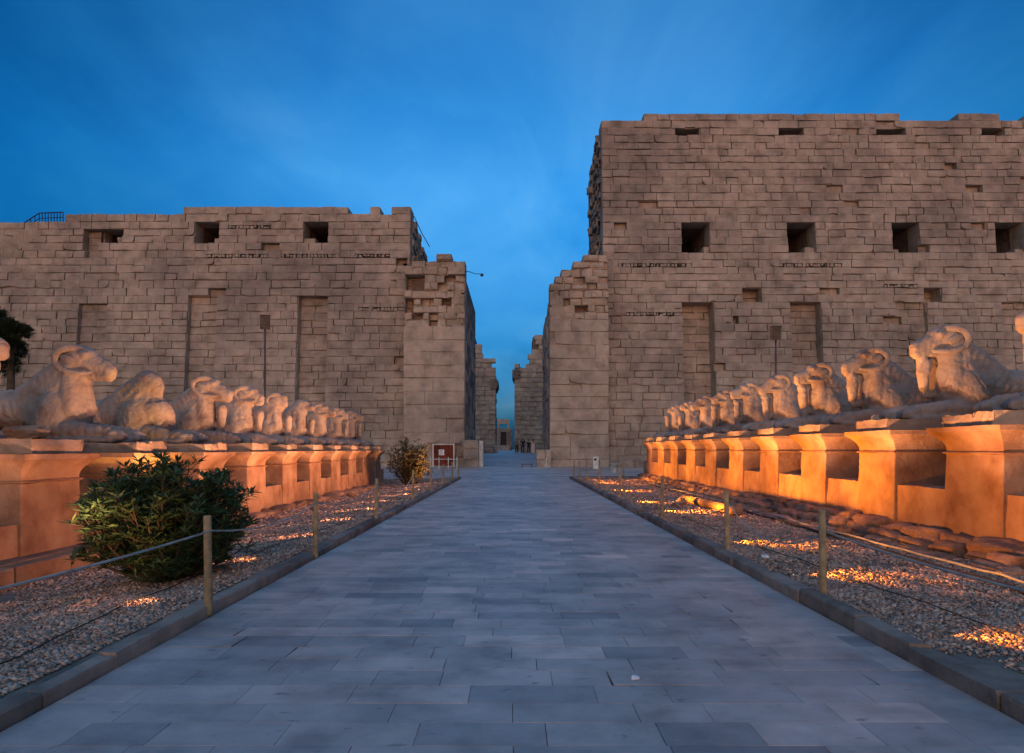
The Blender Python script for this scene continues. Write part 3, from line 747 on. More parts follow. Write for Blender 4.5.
def sphinx(root, seed, head='full', legs=True, figure='half', voxel=0.03, hs=1.0, tilt=0.0, horn=True):
    rng = random.Random(seed)
    bm = bmesh.new()
    # recumbent lion body, x from the paw tips to the rump
    ell(bm, (2.85, 0, .47), (.52, .40, .46)); cap(bm, (2.65, 0, .52), (1.45, 0, .60), .38, .42, .95)
    ell(bm, (1.28, 0, .60), (.46, .43, .60)); cap(bm, (1.42, 0, .62), (1.16, 0, 1.22), .46, .36, .88)
    cap(bm, (1.17, 0, 1.24), (1.92, 0, .66), .35, .38, .95)
    for s in (-1, 1):
        ell(bm, (1.36, s * .34, .44), (.32, .17, .44), rotY(-12))
        ell(bm, (2.72, s * .37, .38), (.46, .17, .37), rotY(18)); cap(bm, (2.75, s * .46, .10), (2.12, s * .47, .09), .12, .10)
        if legs:
            cap(bm, (1.32, s * .33, .22), (.30, s * .30, .14), .19, .135, .95); ell(bm, (.20, s * .30, .105), (.21, .145, .11))
            for t in (-.08, 0, .08): ell(bm, (.05, s * .30 + t, .08), (.09, .045, .075))
        else:
            cap(bm, (1.32, s * .33, .22), (.95, s * .32, .20), .19, .16)
    # thin integral base
    bmesh.ops.create_cube(bm, size=1, matrix=Matrix.Translation((1.72 if legs else 2.0, 0, .02)) @ Matrix.Diagonal((3.2 if legs else 2.6, .96, .09, 1)))
    H = Matrix.Translation((1.1, 0, 1.3)) @ Matrix.Rotation(R(tilt), 4, 'Y') @ Matrix.Scale(hs, 4) @ Matrix.Translation((-1.1, 0, -1.3))
    def h(p): return tuple(H @ Vector(p))
    hr = Matrix.Rotation(R(tilt), 3, 'Y')
    if head != 'none':
        cap(bm, (1.28, 0, .95), h((1.08, 0, 1.36)), .38, .27, .92)
        # wig lappets falling from the jaw to the chest
        for s in (-1, 1): cap(bm, h((1.10, s * .18, 1.27)), (1.06, s * .26, .58), .15, .20, .85)
        cap(bm, h((1.13, 0, 1.28)), (1.26, 0, .50), .28, .47, .95); cap(bm, (1.22, 0, .95), (1.62, 0, .55), .40, .46, .95)
        ell(bm, h((1.07, 0, 1.45)), (.27 * hs, .235 * hs, .25 * hs), hr); ell(bm, h((.93, 0, 1.50)), (.24 * hs, .18 * hs, .165 * hs), hr)
    if head in ('full', 'worn'):
        m = 1.0 if head == 'full' else 0.86
        end = (.53 + (1 - m) * .8, 0, 1.265 + (1 - m) * .1)
        for s in (-1, 1): ell(bm, h((1.09, s * .155, 1.42)), (.19, .085, .19))
        cap(bm, h((.98, 0, 1.45)), h((end[0] + .04, 0, end[2] + .03)), .225 * hs, .155 * hs, .80)
        cap(bm, h((1.02, 0, 1.54)), h((end[0] + .02, 0, end[2] + .09)), .155 * hs, .105 * hs, .9)
        cap(bm, h((1.05, 0, 1.29)), h((end[0], 0, 1.205)), .155 * hs, .105 * hs, 1.0)
        ell(bm, h((end[0] - .03, 0, end[2] + .035)), (.10 * hs, .115 * hs, .115 * hs)); ell(bm, h((end[0] - .03, 0, end[2] - .05)), (.09 * hs, .11 * hs, .08 * hs))
        for s in (-1, 1):
            ell(bm, h((.86, s * .17, 1.53)), (.10, .05, .05)); ell(bm, h((.85, s * .185, 1.495)), (.045, .035, .035))
    elif head == 'stub':
        cap(bm, h((1.0, 0, 1.42)), h((.84, 0, 1.36)), .22 * hs, .18 * hs, .9)
    elif head == 'flat':
        cap(bm, h((1.05, 0, 1.42)), h((.62, 0, 1.36)), .13 * hs, .11 * hs, 1.4)
    elif head == 'none':
        ell(bm, (1.52, 0, 1.00), (.30, .30, .34), rotY(-30)); ell(bm, (1.0, 0, .66), (.40, .38, .34), rotY(-35)); ell(bm, (.82, -.05, .45), (.2, .34, .42))
    me = solid(bm, voxel, 2, 0.013 if head == 'full' else 0.022, seed)
    me.materials.append(M['sphinx'])
    o = bpy.data.objects.new('body', me); col.objects.link(o); o.parent = root
    # curled horns with the ear inside the loop
    if horn and head in ('full', 'worn', 'stub'):
        for s in (-1, 1):
            bm = bmesh.new(); pts = []
            key = [(.92, .09, 1.59), (1.05, .17, 1.62), (1.18, .22, 1.58), (1.27, .25, 1.49), (1.27, .26, 1.375), (1.18, .265, 1.285), (1.04, .26, 1.23), (.88, .225, 1.22), (.74, .15, 1.24)]
            if head == 'stub': key = key[:6]
            nseg = 26
            for i in range(nseg + 1):
                t = i / nseg * (len(key) - 1); a = min(int(t), len(key) - 2); f = t - a
                p0, p1, p2, p3 = [Vector(key[max(0, min(len(key) - 1, a + q))]) for q in (-1, 0, 1, 2)]
                p = 0.5 * (2 * p1 + (p2 - p0) * f + (2 * p0 - 5 * p1 + 4 * p2 - p3) * f * f + (3 * p1 - p0 - 3 * p2 + p3) * f ** 3)
                r = .080 * (1 - .42 * (i / nseg) ** 1.6) * (1 if i else .8)
                q = h((p.x, s * (p.y + .012), p.z))
                bmesh.ops.create_icosphere(bm, subdivisions=2, radius=1, matrix=Matrix.Translation(q) @ Matrix.Diagonal((r, r * .8, r, 1)))
            me = solid(bm, .022, 2, .007, seed + s); me.materials.append(M['sphinx'])
            q = bpy.data.objects.new('horn', me); col.objects.link(q); q.parent = root
            bm = bmesh.new(); ell(bm, h((1.07, s * .235, 1.43)), (.16, .05, .085), rotY(-24)); me = solid(bm, .016, 2, .004, seed); me.materials.append(M['sphinx'])
            q = bpy.data.objects.new('ear', me); col.objects.link(q); q.parent = root
    # small royal figure under the chin
    if figure != 'none':
        bm = bmesh.new(); zb = .08 if figure == 'full' else .58
        if figure == 'half':
            cap(bm, (.64, .02, .58), (.60, 0, .86), .09, .115, 1.3); cap(bm, (.60, 0, .80), (.58, 0, 1.18), .10, .10, 1.2)
        else:
            cap(bm, (.68, 0, .10), (.66, 0, .62), .10, .11, 1.1); cap(bm, (.66, 0, .55), (.64, 0, .85), .11, .13, 1.15)
        ell(bm, (.63, 0, .88), (.10, .16, .12))
        if figure != 'headless': ell(bm, (.60, 0, 1.05), (.10, .105, .13)); ell(bm, (.64, 0, 1.0), (.1, .15, .13))
        cap(bm, (.68, 0, .45), (.98, 0, .5), .08, .14)
        me = solid(bm, .022, 2, .014, seed + 5); me.materials.append(M['sphinx'])
        q = bpy.data.objects.new('royal_figure', me); col.objects.link(q); q.parent = root

R_SPEC = [  # head, legs, figure, scale, tilt, look
    ('full', True, 'half', 1.0, 2, 'muzzle just inside the right border'),
    ('full', True, 'half', 1.02, 0, 'largest, with a broken figure under its chin'),
    ('full', True, 'half', 1.0, -3, 'wide curled horn and slim hanging figure'),
    ('full', True, 'full', 0.98, 0, 'smooth sloping nape and a full figure under its chin'),
    ('full', True, 'full', 0.97, -4, 'muzzle raised and chest figure intact'),
    ('full', True, 'full', 0.98, 3, 'head overlapping the one behind'),
    ('worn', True, 'full', 0.95, 0, 'blunt muzzle half hidden by its neighbour'),
    ('full', True, 'none', 0.96, -5, 'smooth pale neck with open space before it'),
    ('worn', True, 'headless', 0.80, 8, 'low worn head'),
    ('worn', True, 'full', 0.78, 10, 'low worn head beside the end of the row')]
L_SPEC = [
    ('full', False, 'full', 1.0, 0, 'forelegs broken away, cut off by the left edge'),
    ('full', True, 'none', 1.05, -2, 'sharp ram head and lappets, lit from the front'),
    ('none', True, 'none', 1.0, 0, 'head lost, only a lumpy broken chest left'),
    ('full', True, 'headless', 1.05, -4, 'large open horn loop, muzzle held high'),
    ('worn', True, 'headless', 1.0, 2, 'pitted worn face'),
    ('stub', True, 'headless', 1.0, 0, 'muzzle broken off'),
    ('flat', True, 'headless', 0.95, 0, 'only a flat slab of its head left'),
    ('full', True, 'none', 0.95, 3, 'head in line with the next one'),
    ('worn', True, 'full', 0.93, 3, 'blunt head tight behind its neighbour'),
    ('full', True, 'full', 0.92, 8, 'complete head nearest the gate bush')]
for sgn, side, z0, pitch, spec in ((1, 'right', ZR0, PITCH_R, R_SPEC), (-1, 'left', ZL0, PITCH_L, L_SPEC)):
    for k, (hd, lg, fig, hs, tilt, look) in enumerate(spec):
        root = tag(empty('ram_sphinx', (sgn * (ROWX + 0.3), z0 + pitch * k, BASE[sgn] + 1.915), 0 if sgn > 0 else math.pi),
                   '%s sphinx in the %s row, %s' % (ORD[k], side, look), 'sphinx statue', 'ram sphinxes of the %s row' % side)
        root.scale = (1.0, 1.0, 1.05)
        sphinx(root, 10 + k + (50 if sgn > 0 else 0), hd, lg, fig, 0.022 if k < 4 else 0.032, hs * 1.05, tilt)

# ------------------------------------------------------------------ loose stones and the rough footing
def boulder(rng, sx, sy, sz, amp=0.25, sub=2, tone=None, sq=0.42):
    bm = bmesh.new(); bmesh.ops.create_icosphere(bm, subdivisions=sub, radius=1)
    o = Vector((rng.random() * 90, rng.random() * 90, 0))
    for v in bm.verts:
        p = v.co.copy(); q = Vector([math.copysign(abs(c) ** sq, c) for c in p])
        v.co = Vector((q.x * sx, q.y * sy, q.z * sz)) * (1 + amp * mnoise.noise(p * 1.3 + o) + amp * .4 * mnoise.noise(p * 3.5 + o))
    mb = MB(); mb.v = [tuple(v.co) for v in bm.verts]; mb.f = [[v.index for v in f.verts] for f in bm.faces]
    mb.t = [rng.uniform(.2, .8) if tone is None else tone] * len(mb.f); bm.free()
    return mb
rng = random.Random(61)
def footing(sgn, side, y0, y1, rows):   # rough rounded stones bedded against the pedestals
    for (xo, z, hs, ls) in rows:
        y = y0
        while y < y1:
            l = rng.uniform(*ls)
            h = hs * rng.uniform(.8, 1.15)
            o = boulder(rng, rng.uniform(.17, .26), l / 2 * 1.02, h, .42, 3, None, .55).build('footing_stone', M['rubble'], None, smooth=True)
            o.location = (sgn * (ROWX - xo + rng.uniform(-.05, .05)), y + l / 2, z + rng.uniform(-.02, .02)); o.rotation_euler = (rng.uniform(-.08, .08), rng.uniform(-.15, .15), rng.uniform(-.1, .1))
            tag(o, 'rough stone in the footing along the %s pedestals' % side, 'stone', 'footing stones of the %s row' % side)
            y += l * rng.uniform(.98, 1.12)
footing(1, 'right', 6.5, 36, [(0.12, 0.16, .15, (.35, 1.0)), (0.36, 0.03, .16, (.3, 1.0)), (0.70, -0.05, .13, (.25, .7))])
footing(-1, 'left', 12.3, 36, [(0.16, -0.18, .13, (.5, 1.1))])
# low course in front of the nearest left pedestals
mb = MB(); y = 5.0
while y < 12.2:
    l = rng.uniform(.9, 1.5)
    block(mb, rng, lambda u, v, d: (-ROWX + 0.55 - d, u, v), y, y + l, -0.35, 0.10, .55, .03, (.004, .02), .3); y += l
tag(mb.build('stone_step', M['pedestal']), 'long low stone step at the foot of the nearest left pedestals', 'step')

# broken pieces lying on the plinths and beds
def loose(x, y, z, s, label, mat='sphinx', grp=None):
    o = boulder(rng, s[0], s[1], s[2], .45, 3, None, .8).build('stone_fragment', M[mat]); o.location = (x, y, z + s[2] * .8); o.rotation_euler.z = rng.uniform(0, 3)
    tag(o, label, 'stone', grp)
loose(-ROWX - .42, ZL0 + .05, BASE[-1] + 1.91, (.25, .17, .11), 'split rounded stone where the nearest left sphinx has lost its paws', 'rubble')
loose(ROWX + .26, ZR0 + PITCH_R * 1 + .47, BASE[1] + 1.91, (.09, .08, .07), 'small dark stone beside the paws of the largest right sphinx')
for i, (x, y, s) in enumerate(((5.35, 16.5, .16), (4.55, 18.6, .13), (4.95, 19.6, .15), (4.2, 17.6, .11), (5.9, 12.2, .12))):
    loose(x, y, bed_z(x, y), (s, s * 1.2, s * .8), 'rough stone lying loose on the right gravel', 'rubble', 'loose stones on the right gravel')
for i, (x, y, s) in enumerate(((-5.9, 14.2, .12), (-5.7, 19.4, .13), (-6.0, 25.0, .16), (-5.3, 12.4, .09))):
    loose(x, y, bed_z(x, y), (s, s * 1.2, s * .8), 'rough stone lying loose on the left gravel', 'rubble', 'loose stones on the left gravel')
mb = MB(); mb.tube([(5.0, 15.2, .20), (5.05, 17.0, .17), (4.95, 19.4, .18)], [.10, .12, .10], 9)
tag(mb.build('fallen_beam', M['rubble'], smooth=True), 'long worn stone beam lying on the right gravel', 'stone')

# ------------------------------------------------------------------ posts and ropes
def post_mesh():
    mb = MB(); mb.tube([(0, 0, -0.1), (0, 0, 0.2), (0, 0, .6), (0, 0, .83), (0, 0, .845)], [.038, .037, .036, .036, .030], 12)
    return mb
left_posts = [(-3.02, 2.9), (-2.93, 6.5), (-2.92, 9.95), (-2.98, 14.6), (-3.02, 20.1), (-3.04, 24.6), (-3.04, 28.8), (-3.04, 33.0), (-3.04, 36.5)]
right_posts = [(3.13, 3.2), (3.13, 6.9), (3.16, 10.1), (3.2, 14.8), (3.24, 21.0), (3.28, 26.6), (3.28, 31.0), (3.25, 34.2), (3.2, 36.9), (4.6, 37.0), (5.9, 37.0)]
post_src = None
for side, lst, tz in (('left', left_posts, .12), ('right', right_posts, .14)):
    for i, (x, y) in enumerate(lst):
        if post_src is None: post_src = o = post_mesh().build('rope_post', M['wood'], smooth=False)
        else: o = post_src.copy(); col.objects.link(o)
        o.location = (x, y, tz); o.rotation_euler = (random.Random(i * 7 + int(tz * 100)).uniform(-.02, .02), random.Random(i).uniform(-.025, .025), i)
        if side == 'right' and i >= 9: lab = 'thin wooden post on the cross kerb, %s from the path corner' % ('first' if i == 9 else 'second')
        else:
            lab = '%s round wooden rope post along the %s kerb' % ((['outermost near'] + ['nearest', 'second', 'third', 'fourth', 'fifth', 'sixth', 'seventh', 'eighth', 'ninth'])[i], side)
        tag(o, lab, 'post', 'rope posts of the %s kerb' % side)
def rope_pts(pts, sag, n=14):
    outp = []
    for (a, b), s in zip(zip(pts[:-1], pts[1:]), sag):
        a, b = Vector(a), Vector(b)
        for i in range(n):
            t = i / n; p = a.lerp(b, t); p.z -= s * 4 * t * (1 - t); outp.append(p)
    outp.append(Vector(pts[-1])); return outp
mb = MB(); pts = [(x + .03, y, .12 + .70) for x, y in left_posts]
mb.tube(rope_pts(pts, [.03, .12, .16, .28, .22, .2, .2, .2]), .010, 6)
tag(mb.build('rope', M['rope'], smooth=True), 'pale rope strung between the left kerb posts', 'rope')
mb = MB(); pts = [(x + .03, y, .14 + .62) for x, y in right_posts[:9]]
mb.tube(rope_pts(pts, [.05, .30, .32, .34, .3, .25, .2, .15]), .010, 6)
tag(mb.build('rope', M['rope'], smooth=True), 'pale rope sagging between the right kerb posts', 'rope')
def ground_cable(pts, r, label, name='cable', mat='cable', lift=.02):
    mb = MB(); q = rope_pts([(x, y, 0) for x, y in pts], [0] * (len(pts) - 1), 10)
    mb.tube([(p.x + .03 * n2(p.y, 0, 1.3, 4), p.y, bed_z(p.x, p.y) + lift + .01 * n2(p.x, p.y, 3)) for p in q], r, 6)
    tag(mb.build(name, M[mat], smooth=True), label, 'cable')
ground_cable([(4.15, 3.0), (4.05, 5.5), (3.85, 8.0), (3.75, 11), (3.7, 16)], .006, 'thin black cable lying on the right gravel near the kerb')
ground_cable([(5.55, 5.0), (5.5, 8.0), (5.6, 12), (5.7, 18), (5.8, 30)], .028, 'thick dark cable at the foot of the right footing stones')
ground_cable([(-3.6, 3.0), (-3.75, 5.6), (-3.9, 8), (-3.8, 11), (-3.5, 14)], .006, 'thin dark cable lying on the left gravel')
ground_cable([(5.75, 5.0), (5.72, 8.0), (5.75, 12), (5.9, 18), (5.9, 30)], .016, 'pale pipe running beside the right footing stones', 'pipe', 'rope', .06)

# ------------------------------------------------------------------ plants
def leaves(mb, rng, p, d, n, ln, wd, spread):
    for _ in range(n):
        a = rng.uniform(0, 6.283); up = rng.uniform(.15, .9)
        dirv = (d * up + Vector((math.cos(a), math.sin(a), rng.uniform(-.35, .55))) * spread).normalized()
        l = ln * rng.uniform(.65, 1.2); sv = dirv.cross(Vector((rng.uniform(-.3, .3), rng.uniform(-.3, .3), 1))).normalized() * wd * rng.uniform(.7, 1.2)
        dr = Vector((0, 0, -l * rng.uniform(.0, .25)))
        q0 = p; q1 = p + dirv * l * .5; q2 = p + dirv * l + dr
        mb.add([tuple(q0), tuple(q1 + sv), tuple(q2), tuple(q1 - sv), ], [(0, 1, 2, 3)], min(1, max(0, rng.gauss(.5, .22))))
def shrub(name, label, loc, rad, height, nst, mat, seed, ln, wd, per, tw, spread=.8):
    rng = random.Random(seed); root = tag(empty(name, loc), label, 'bush')
    lf, st = MB(), MB()
    for i in range(nst):
        a = rng.uniform(0, 6.283); q = rng.random() ** .55
        tip = Vector((math.cos(a) * rad[0] * q, math.sin(a) * rad[1] * q, height * (1 - .30 * q ** 2.4) * rng.uniform(.74, 1.06)))
        if rng.random() < .3: tip.z *= rng.uniform(.35, .75)
        b = Vector((math.cos(a) * .16 * q, math.sin(a) * .16 * q, 0)); mid = b.lerp(tip, .5) + Vector((math.cos(a), math.sin(a), .3)) * .12 * q
        pts = [b.lerp(mid, t / 4).lerp(mid.lerp(tip, t / 4), t / 4) for t in range(5)]
        st.tube(pts, [.016, .013, .010, .008, .005], 5, caps=False)
        for k in range(tw):
            t = 1 - .80 * (k / tw) ** 1.25
            p = b.lerp(mid, t).lerp(mid.lerp(tip, t), t); d = (tip - mid).normalized()
            if rng.random() < .7 and k:
                o = Vector((rng.uniform(-1, 1), rng.uniform(-1, 1), rng.uniform(-.2, .7))) * .16
                d = (d + o * 2.5).normalized(); st.tube([p, p + o], [.005, .003], 4, caps=False); p = p + o
            leaves(lf, rng, p, d, per, ln, wd, spread)
    lf.build('foliage', M[mat], root); st.build('stem', M['bark'], root)
    return root
shrub('oleander_bush', 'large dark green leafy bush beside the left kerb', (-4.34, 8.5, -0.10), (1.0, .85), 1.50, 250, 'oleander', 5, .155, .016, 9, 10)
shrub('dry_shrub', 'sparse yellowish shrub at the far end of the left gravel', (-4.95, 31.8, -.12), (1.05, .9), 2.1, 90, 'olive', 6, .22, .022, 7, 7, .6)

rng = random.Random(9)
tr = tag(empty('conifer_tree', (-16.75, 22.5, .1)), 'dark green tree behind the left sphinxes at the photo edge', 'tree')
tk = MB(); tk.tube([(0, 0, 0), (.05, 0, 2), (0, .1, 4), (.1, 0, 5.5)], [.2, .16, .11, .05], 9)
lf = MB()
clumps = [(-.2, 0, 5.0, .95, .85), (.45, -.2, 5.45, .5, .5), (-.9, .2, 5.4, .8, .8), (.95, .1, 5.2, .42, .42), (.1, .3, 4.3, .75, .6), (-1.3, .1, 4.5, .9, .7), (.45, -.1, 4.55, .5, .45), (-.5, 0, 6.0, .5, .55), (-.1, .2, 3.3, .7, .6)]
for (cx, cy, cz, rr, rz) in [(a * .56 - .1, b, 5.3 + (c - 5) * .58, d * .54, e_ * .5) for a, b, c, d, e_ in clumps]:
    tk.tube([(0, 0, cz - .9), (cx * .6, cy * .6, cz - .35), (cx, cy, cz)], [.05, .035, .015], 6)
    for i in range(int(620 * rr)):
        d = Vector((rng.gauss(0, 1), rng.gauss(0, 1), rng.gauss(0, 1))).normalized(); q = rng.random() ** .45 * rng.uniform(.8, 1.1)
        p = Vector((cx + d.x * rr * q, cy + d.y * rr * q, cz + d.z * rz * q))
        leaves(lf, rng, p, (d + Vector((0, 0, .4))).normalized(), 9, .17, .014, .6)
tk.build('trunk', M['bark'], tr); lf.build('crown', M['conifer'], tr)

# ------------------------------------------------------------------ lamp poles behind the rows
def lamp_pole(x, y, ztop, bw, bh, label):
    root = tag(empty('floodlight_pole', (x, y, -.3)), label, 'lamp')
    mb = MB(); mb.tube([(0, 0, 0), (0, 0, 3), (0, 0, ztop + .3 - bh)], [.05, .045, .035], 10); mb.build('pole', M['lampgrey'], root, smooth=True)
    z = ztop + .3
    mb = MB(); mb.box(-bw / 2, bw / 2, -.09, .10, z - bh, z); mb.box(-bw / 2 - .02, bw / 2 + .02, -.13, .13, z + .003, z + .035)
    for k in range(4): mb.box(-bw / 2 + .03, bw / 2 - .03, -.115, -.093, z - bh + .06 + k * bh * .22, z - bh + .06 + k * bh * .22 + .035)
    mb.build('housing', M['lampgrey'], root, bevel=.012)
    mb = MB(); mb.box(-.03, .03, -.05, .05, z - bh - .12, z - bh - .003); mb.build('bracket', M['iron'], root)
lamp_pole(-11.1, 30.2, EYE + (449 - 316) * 30.2 / 680, .40, .58, 'unlit lamp box on a thin pole behind the left sphinxes')
lamp_pole(11.5, 30.0, EYE + (449 - 327) * 30.0 / 680, .42, .56, 'unlit lamp box on a thin pole behind the right sphinxes')

# ------------------------------------------------------------------ railing and fittings on the left tower
def T(px, py, d=0.3):
    u, v = on_face(px, py); return Vector((u, YF + BAT * v + d, v))
root = tag(empty('stair_railing', T(30, 222)), 'dark iron railing climbing to the top of the left tower', 'railing'); o0 = Vector(root.location)
mb = MB(); a, b, c = T(-6, 240), T(37, 212), T(61, 211)
for q in ((a, b), (b, c)):
    mb.tube([q[0] - o0, q[1] - o0], .05, 6); mb.tube([q[0] - o0 - Vector((0, 0, .5)), q[1] - o0 - Vector((0, 0, .5))], .035, 6)
mb.build('handrail', M['iron'], root)
for (p0, p1, n) in ((a, b, 10), (b, c, 8)):
    for i in range(n + (p1 is c)):
        p = p0.lerp(p1, i / n); mb = MB(); mb.tube([p - o0 - Vector((0, 0, .95)), p - o0], .04, 6); mb.build('baluster', M['iron'], root)
mb = MB()
for i in range(16):
    p = a.lerp(b, i / 15) - Vector((0, 0, 1.0)); mb.box(p.x - .22, p.x + .22, p.y - .5, p.y + 1.2, p.z - 1.5, p.z)
tag(mb.build('stone_stair', M['pylon']), 'worn stair flight on top of the left tower under the railing', 'stairs')
mb = MB(); p = T(413, 214, .6); mb.tube([p, p.lerp(T(428, 243, 1.2), .5) + Vector((0, 0, -.15)), T(428, 243, 1.2)], .045, 6)
tag(mb.build('sloping_handrail', M['iron']), 'thin dark rail sloping down behind the left tower edge', 'railing')
root = tag(empty('lamp_bracket', (J(464, 0)[0], YJ + .6, J(0, 270)[1])), 'thin bent lamp arm sticking out from the left jamb top', 'lamp')
mb = MB(); mb.tube([(-.5, 0, .05), (.45, 0, .0), (.95, 0, -.18), (1.5, 0, -.2)], [.04, .035, .03, .03], 6); mb.build('arm', M['iron'], root)
mb = MB(); mb.box(1.45, 1.72, -.08, .08, -.42, -.18); mb.build('lamp_head', M['iron'], root, bevel=.02)

# ------------------------------------------------------------------ things at the gateway
def gx(px, Y): return (px - 515) * Y / 680.0
Yd = YJ - 0.55
root = tag(empty('wooden_gate', (gx(443.5, Yd), Yd, 0)), 'red brown board gate with a white notice at the left jamb', 'gate')
mb = MB()
for i in range(6): mb.box(-.86 + i * .29, -.86 + i * .29 + .28, 0, .04, .12, 1.92, tone=.3 + .1 * (i % 4))
mb.build('boards', M['redwood'], root)
mb = MB(); mb.box(.88, .98, -.05, .07, 0, 1.98); mb.box(-.98, -.88, -.05, .07, 0, 1.98); mb.box(-.98, .98, -.055, .075, 1.983, 2.07); mb.build('frame', M['white'], root)
mb = MB(); mb.box(-.42, .06, -.02, -.004, 1.05, 1.55); nb = mb.build('notice', M['paper'], root)
mb = MB()
for i in range(5): mb.box(-.36, -.02 - .06 * (i % 3), -.024, -.021, 1.44 - i * .08, 1.47 - i * .08)
mb.build('printed_lines', M['lampgrey'], nb)
mb = MB(); mb.box(-1.5, 1.5, .12, .5, 2.10, 2.24); mb.build('lintel', M['jamb'], root, bevel=.03)

root = tag(empty('barrier', (gx(444, 55), 55, 0)), 'low white metal barrier standing before the red gate', 'barrier')
mb = MB(); mb.tube([(-1.1, 0, .78), (1.05, 0, .78)], .025, 8); mb.tube([(-1.1, 0, .2), (1.05, 0, .2)], .02, 8); mb.build('rail', M['white'], root)
for x in (-1.1, -.4, .35, 1.05):
    mb = MB(); mb.tube([(x, 0, 0), (x, 0, .95)], .035, 8); mb.build('upright', M['white'], root)

def rough_stone_block(name, label, x0, x1, y0, y1, z0, z1, seed, mat='jamb', ch=.9):
    rng = random.Random(seed); mb = MB(); cs = courses(z0, z1, ch, rng)
    P = lambda u, v, d: (u, y0 + d, v)
    masonry(mb, P, x0, x1, cs, lambda u: z1, rng, wr=(1.0, 2.2), depth=.8, rough=.08, gap=(.006, .04), chip=.4, ragged=.1)
    mb.box(x0 + .08, x1 - .08, y0 + .3, y1, z0, cs[-2] - .06)
    return tag(mb.build(name, M[mat]), label, 'stone block')
rough_stone_block('masonry_block', 'squared masonry block left of the passage mouth', gx(463.5, 60), gx(478.5, 60), 59.6, 61.1, -.2, EYE + (449 - 434.5) * 60 / 680, 71)
rough_stone_block('masonry_block', 'low worn masonry block right of the passage mouth', gx(536.5, 60.3), gx(551, 60.3), 60.0, 61.15, -.2, EYE + (449 - 444) * 60 / 680, 72)
mb = MB(); mb.box(gx(479.2, 61), gx(483, 61), 60.6, 62.2, 0, EYE + 8 * 61 / 680)
tag(mb.build('white_door_leaf', M['white'], bevel=.02), 'tall white door leaf standing open on the passage left side', 'door')
def rubble_heap(x0, x1, y0, y1, n, zb, label, grp, smax=.45):
    for i in range(n):
        s = rng.uniform(.18, smax); x, y = rng.uniform(x0, x1), rng.uniform(y0, y1)
        o = boulder(rng, s, s, s * .8, .3).build('rubble_stone', M['jamb']); o.location = (x, y, zb + s * .55); tag(o, label, 'stone', grp)
rubble_heap(gx(620, 60), gx(642, 60), 59.5, 61, 14, 0, 'dark rough stone piled at the right tower foot', 'stones at the right tower foot', .5)
rubble_heap(gx(484, 85), gx(493, 85), 82, 86, 8, 1.07, 'stone in the heap behind the white door leaf', 'stones behind the white door', .8)
rubble_heap(gx(521, 90), gx(533, 90), 88, 92, 9, 1.07, 'stone in the heap behind the walking people', 'stones behind the people', .9)

Yb = 52
root = tag(empty('info_post', (gx(595.7, Yb), Yb, 0)), 'slim white box on end with a black square near its top', 'post box')
mb = MB(); mb.box(-.2, .2, -.12, .12, .03, 1.02); mb.build('casing', M['white'], root, bevel=.02)
mb = MB(); mb.box(-.13, .05, -.135, -.122, .72, .88); mb.build('black_panel', M['black'], root)
mb = MB(); mb.box(-.24, .24, -.16, .16, 0, .03); mb.build('foot', M['lampgrey'], root)
Yb = 46
root = tag(empty('plastic_bin', (gx(613.5, Yb), Yb, 0)), 'pale open bucket shaped bin near the right tower foot', 'bin')
mb = MB(); n = 18
prof = [(.20, 0), (.235, .2), (.285, .55), (.32, .57), (.32, .62), (.275, .62), (.22, .1)]
vs = [(r * math.cos(6.2832 * k / n), r * math.sin(6.2832 * k / n), z) for r, z in prof for k in range(n)]
mb.add(vs, [(r * n + k, r * n + (k + 1) % n, (r + 1) * n + (k + 1) % n, (r + 1) * n + k) for r in range(len(prof) - 1) for k in range(n)] + [tuple(range(n))])
mb.build('bucket', M['cream'], root, smooth=True)
mb = MB(); mb.tube([(-.31, 0, .58), (-.2, -.24, .48), (0, -.33, .42), (.2, -.24, .48), (.31, 0, .58)], .012, 6); mb.build('handle', M['lampgrey'], root)
root = tag(empty('tripod_stand', (gx(546.5, 58), 58, 0)), 'pale thin tripod stand before the low right block', 'stand')
mb = MB(); mb.tube([(0, 0, .35), (0, 0, .85)], .035, 8); mb.build('pole', M['white'], root)
for a in (0.5, 2.6, 4.7):
    mb = MB(); mb.tube([(.24 * math.cos(a), .24 * math.sin(a), 0), (0, 0, .42)], .03, 6); mb.build('leg', M['white'], root)
root = tag(empty('rusty_bench', (gx(527, 58.6), 58.6, 0)), 'low rusty bench frame lying across the passage mouth', 'bench')
mb = MB(); mb.box(-.5, .5, -.15, .15, .26, .32); mb.build('seat', M['rust'], root, bevel=.01)
for x in (-.42, .42):
    mb = MB(); mb.box(x - .03, x + .03, -.14, .14, 0, .257); mb.build('leg', M['rust'], root)

# litter
def crumple(loc, s, label, seed):
    r = random.Random(seed); bm = bmesh.new(); bmesh.ops.create_icosphere(bm, subdivisions=2, radius=s)
    for v in bm.verts: v.co = Vector((v.co.x * 1.3, v.co.y, v.co.z * .6)) * r.uniform(.6, 1.25)
    mb = MB(); mb.v = [tuple(v.co) for v in bm.verts]; mb.f = [[v.index for v in f.verts] for f in bm.faces]; mb.t = [.5] * len(mb.f); bm.free()
    o = mb.build('crumpled_paper', M['paper']); o.location = (loc[0], loc[1], loc[2] + s * .5); tag(o, label, 'litter')
crumple((.83, 4.72, 0), .024, 'small white paper scrap on the paving', 1)
crumple((3.42, 9.3, bed_z(3.42, 9.3)), .045, 'crumpled white paper on the gravel by the right kerb', 2)

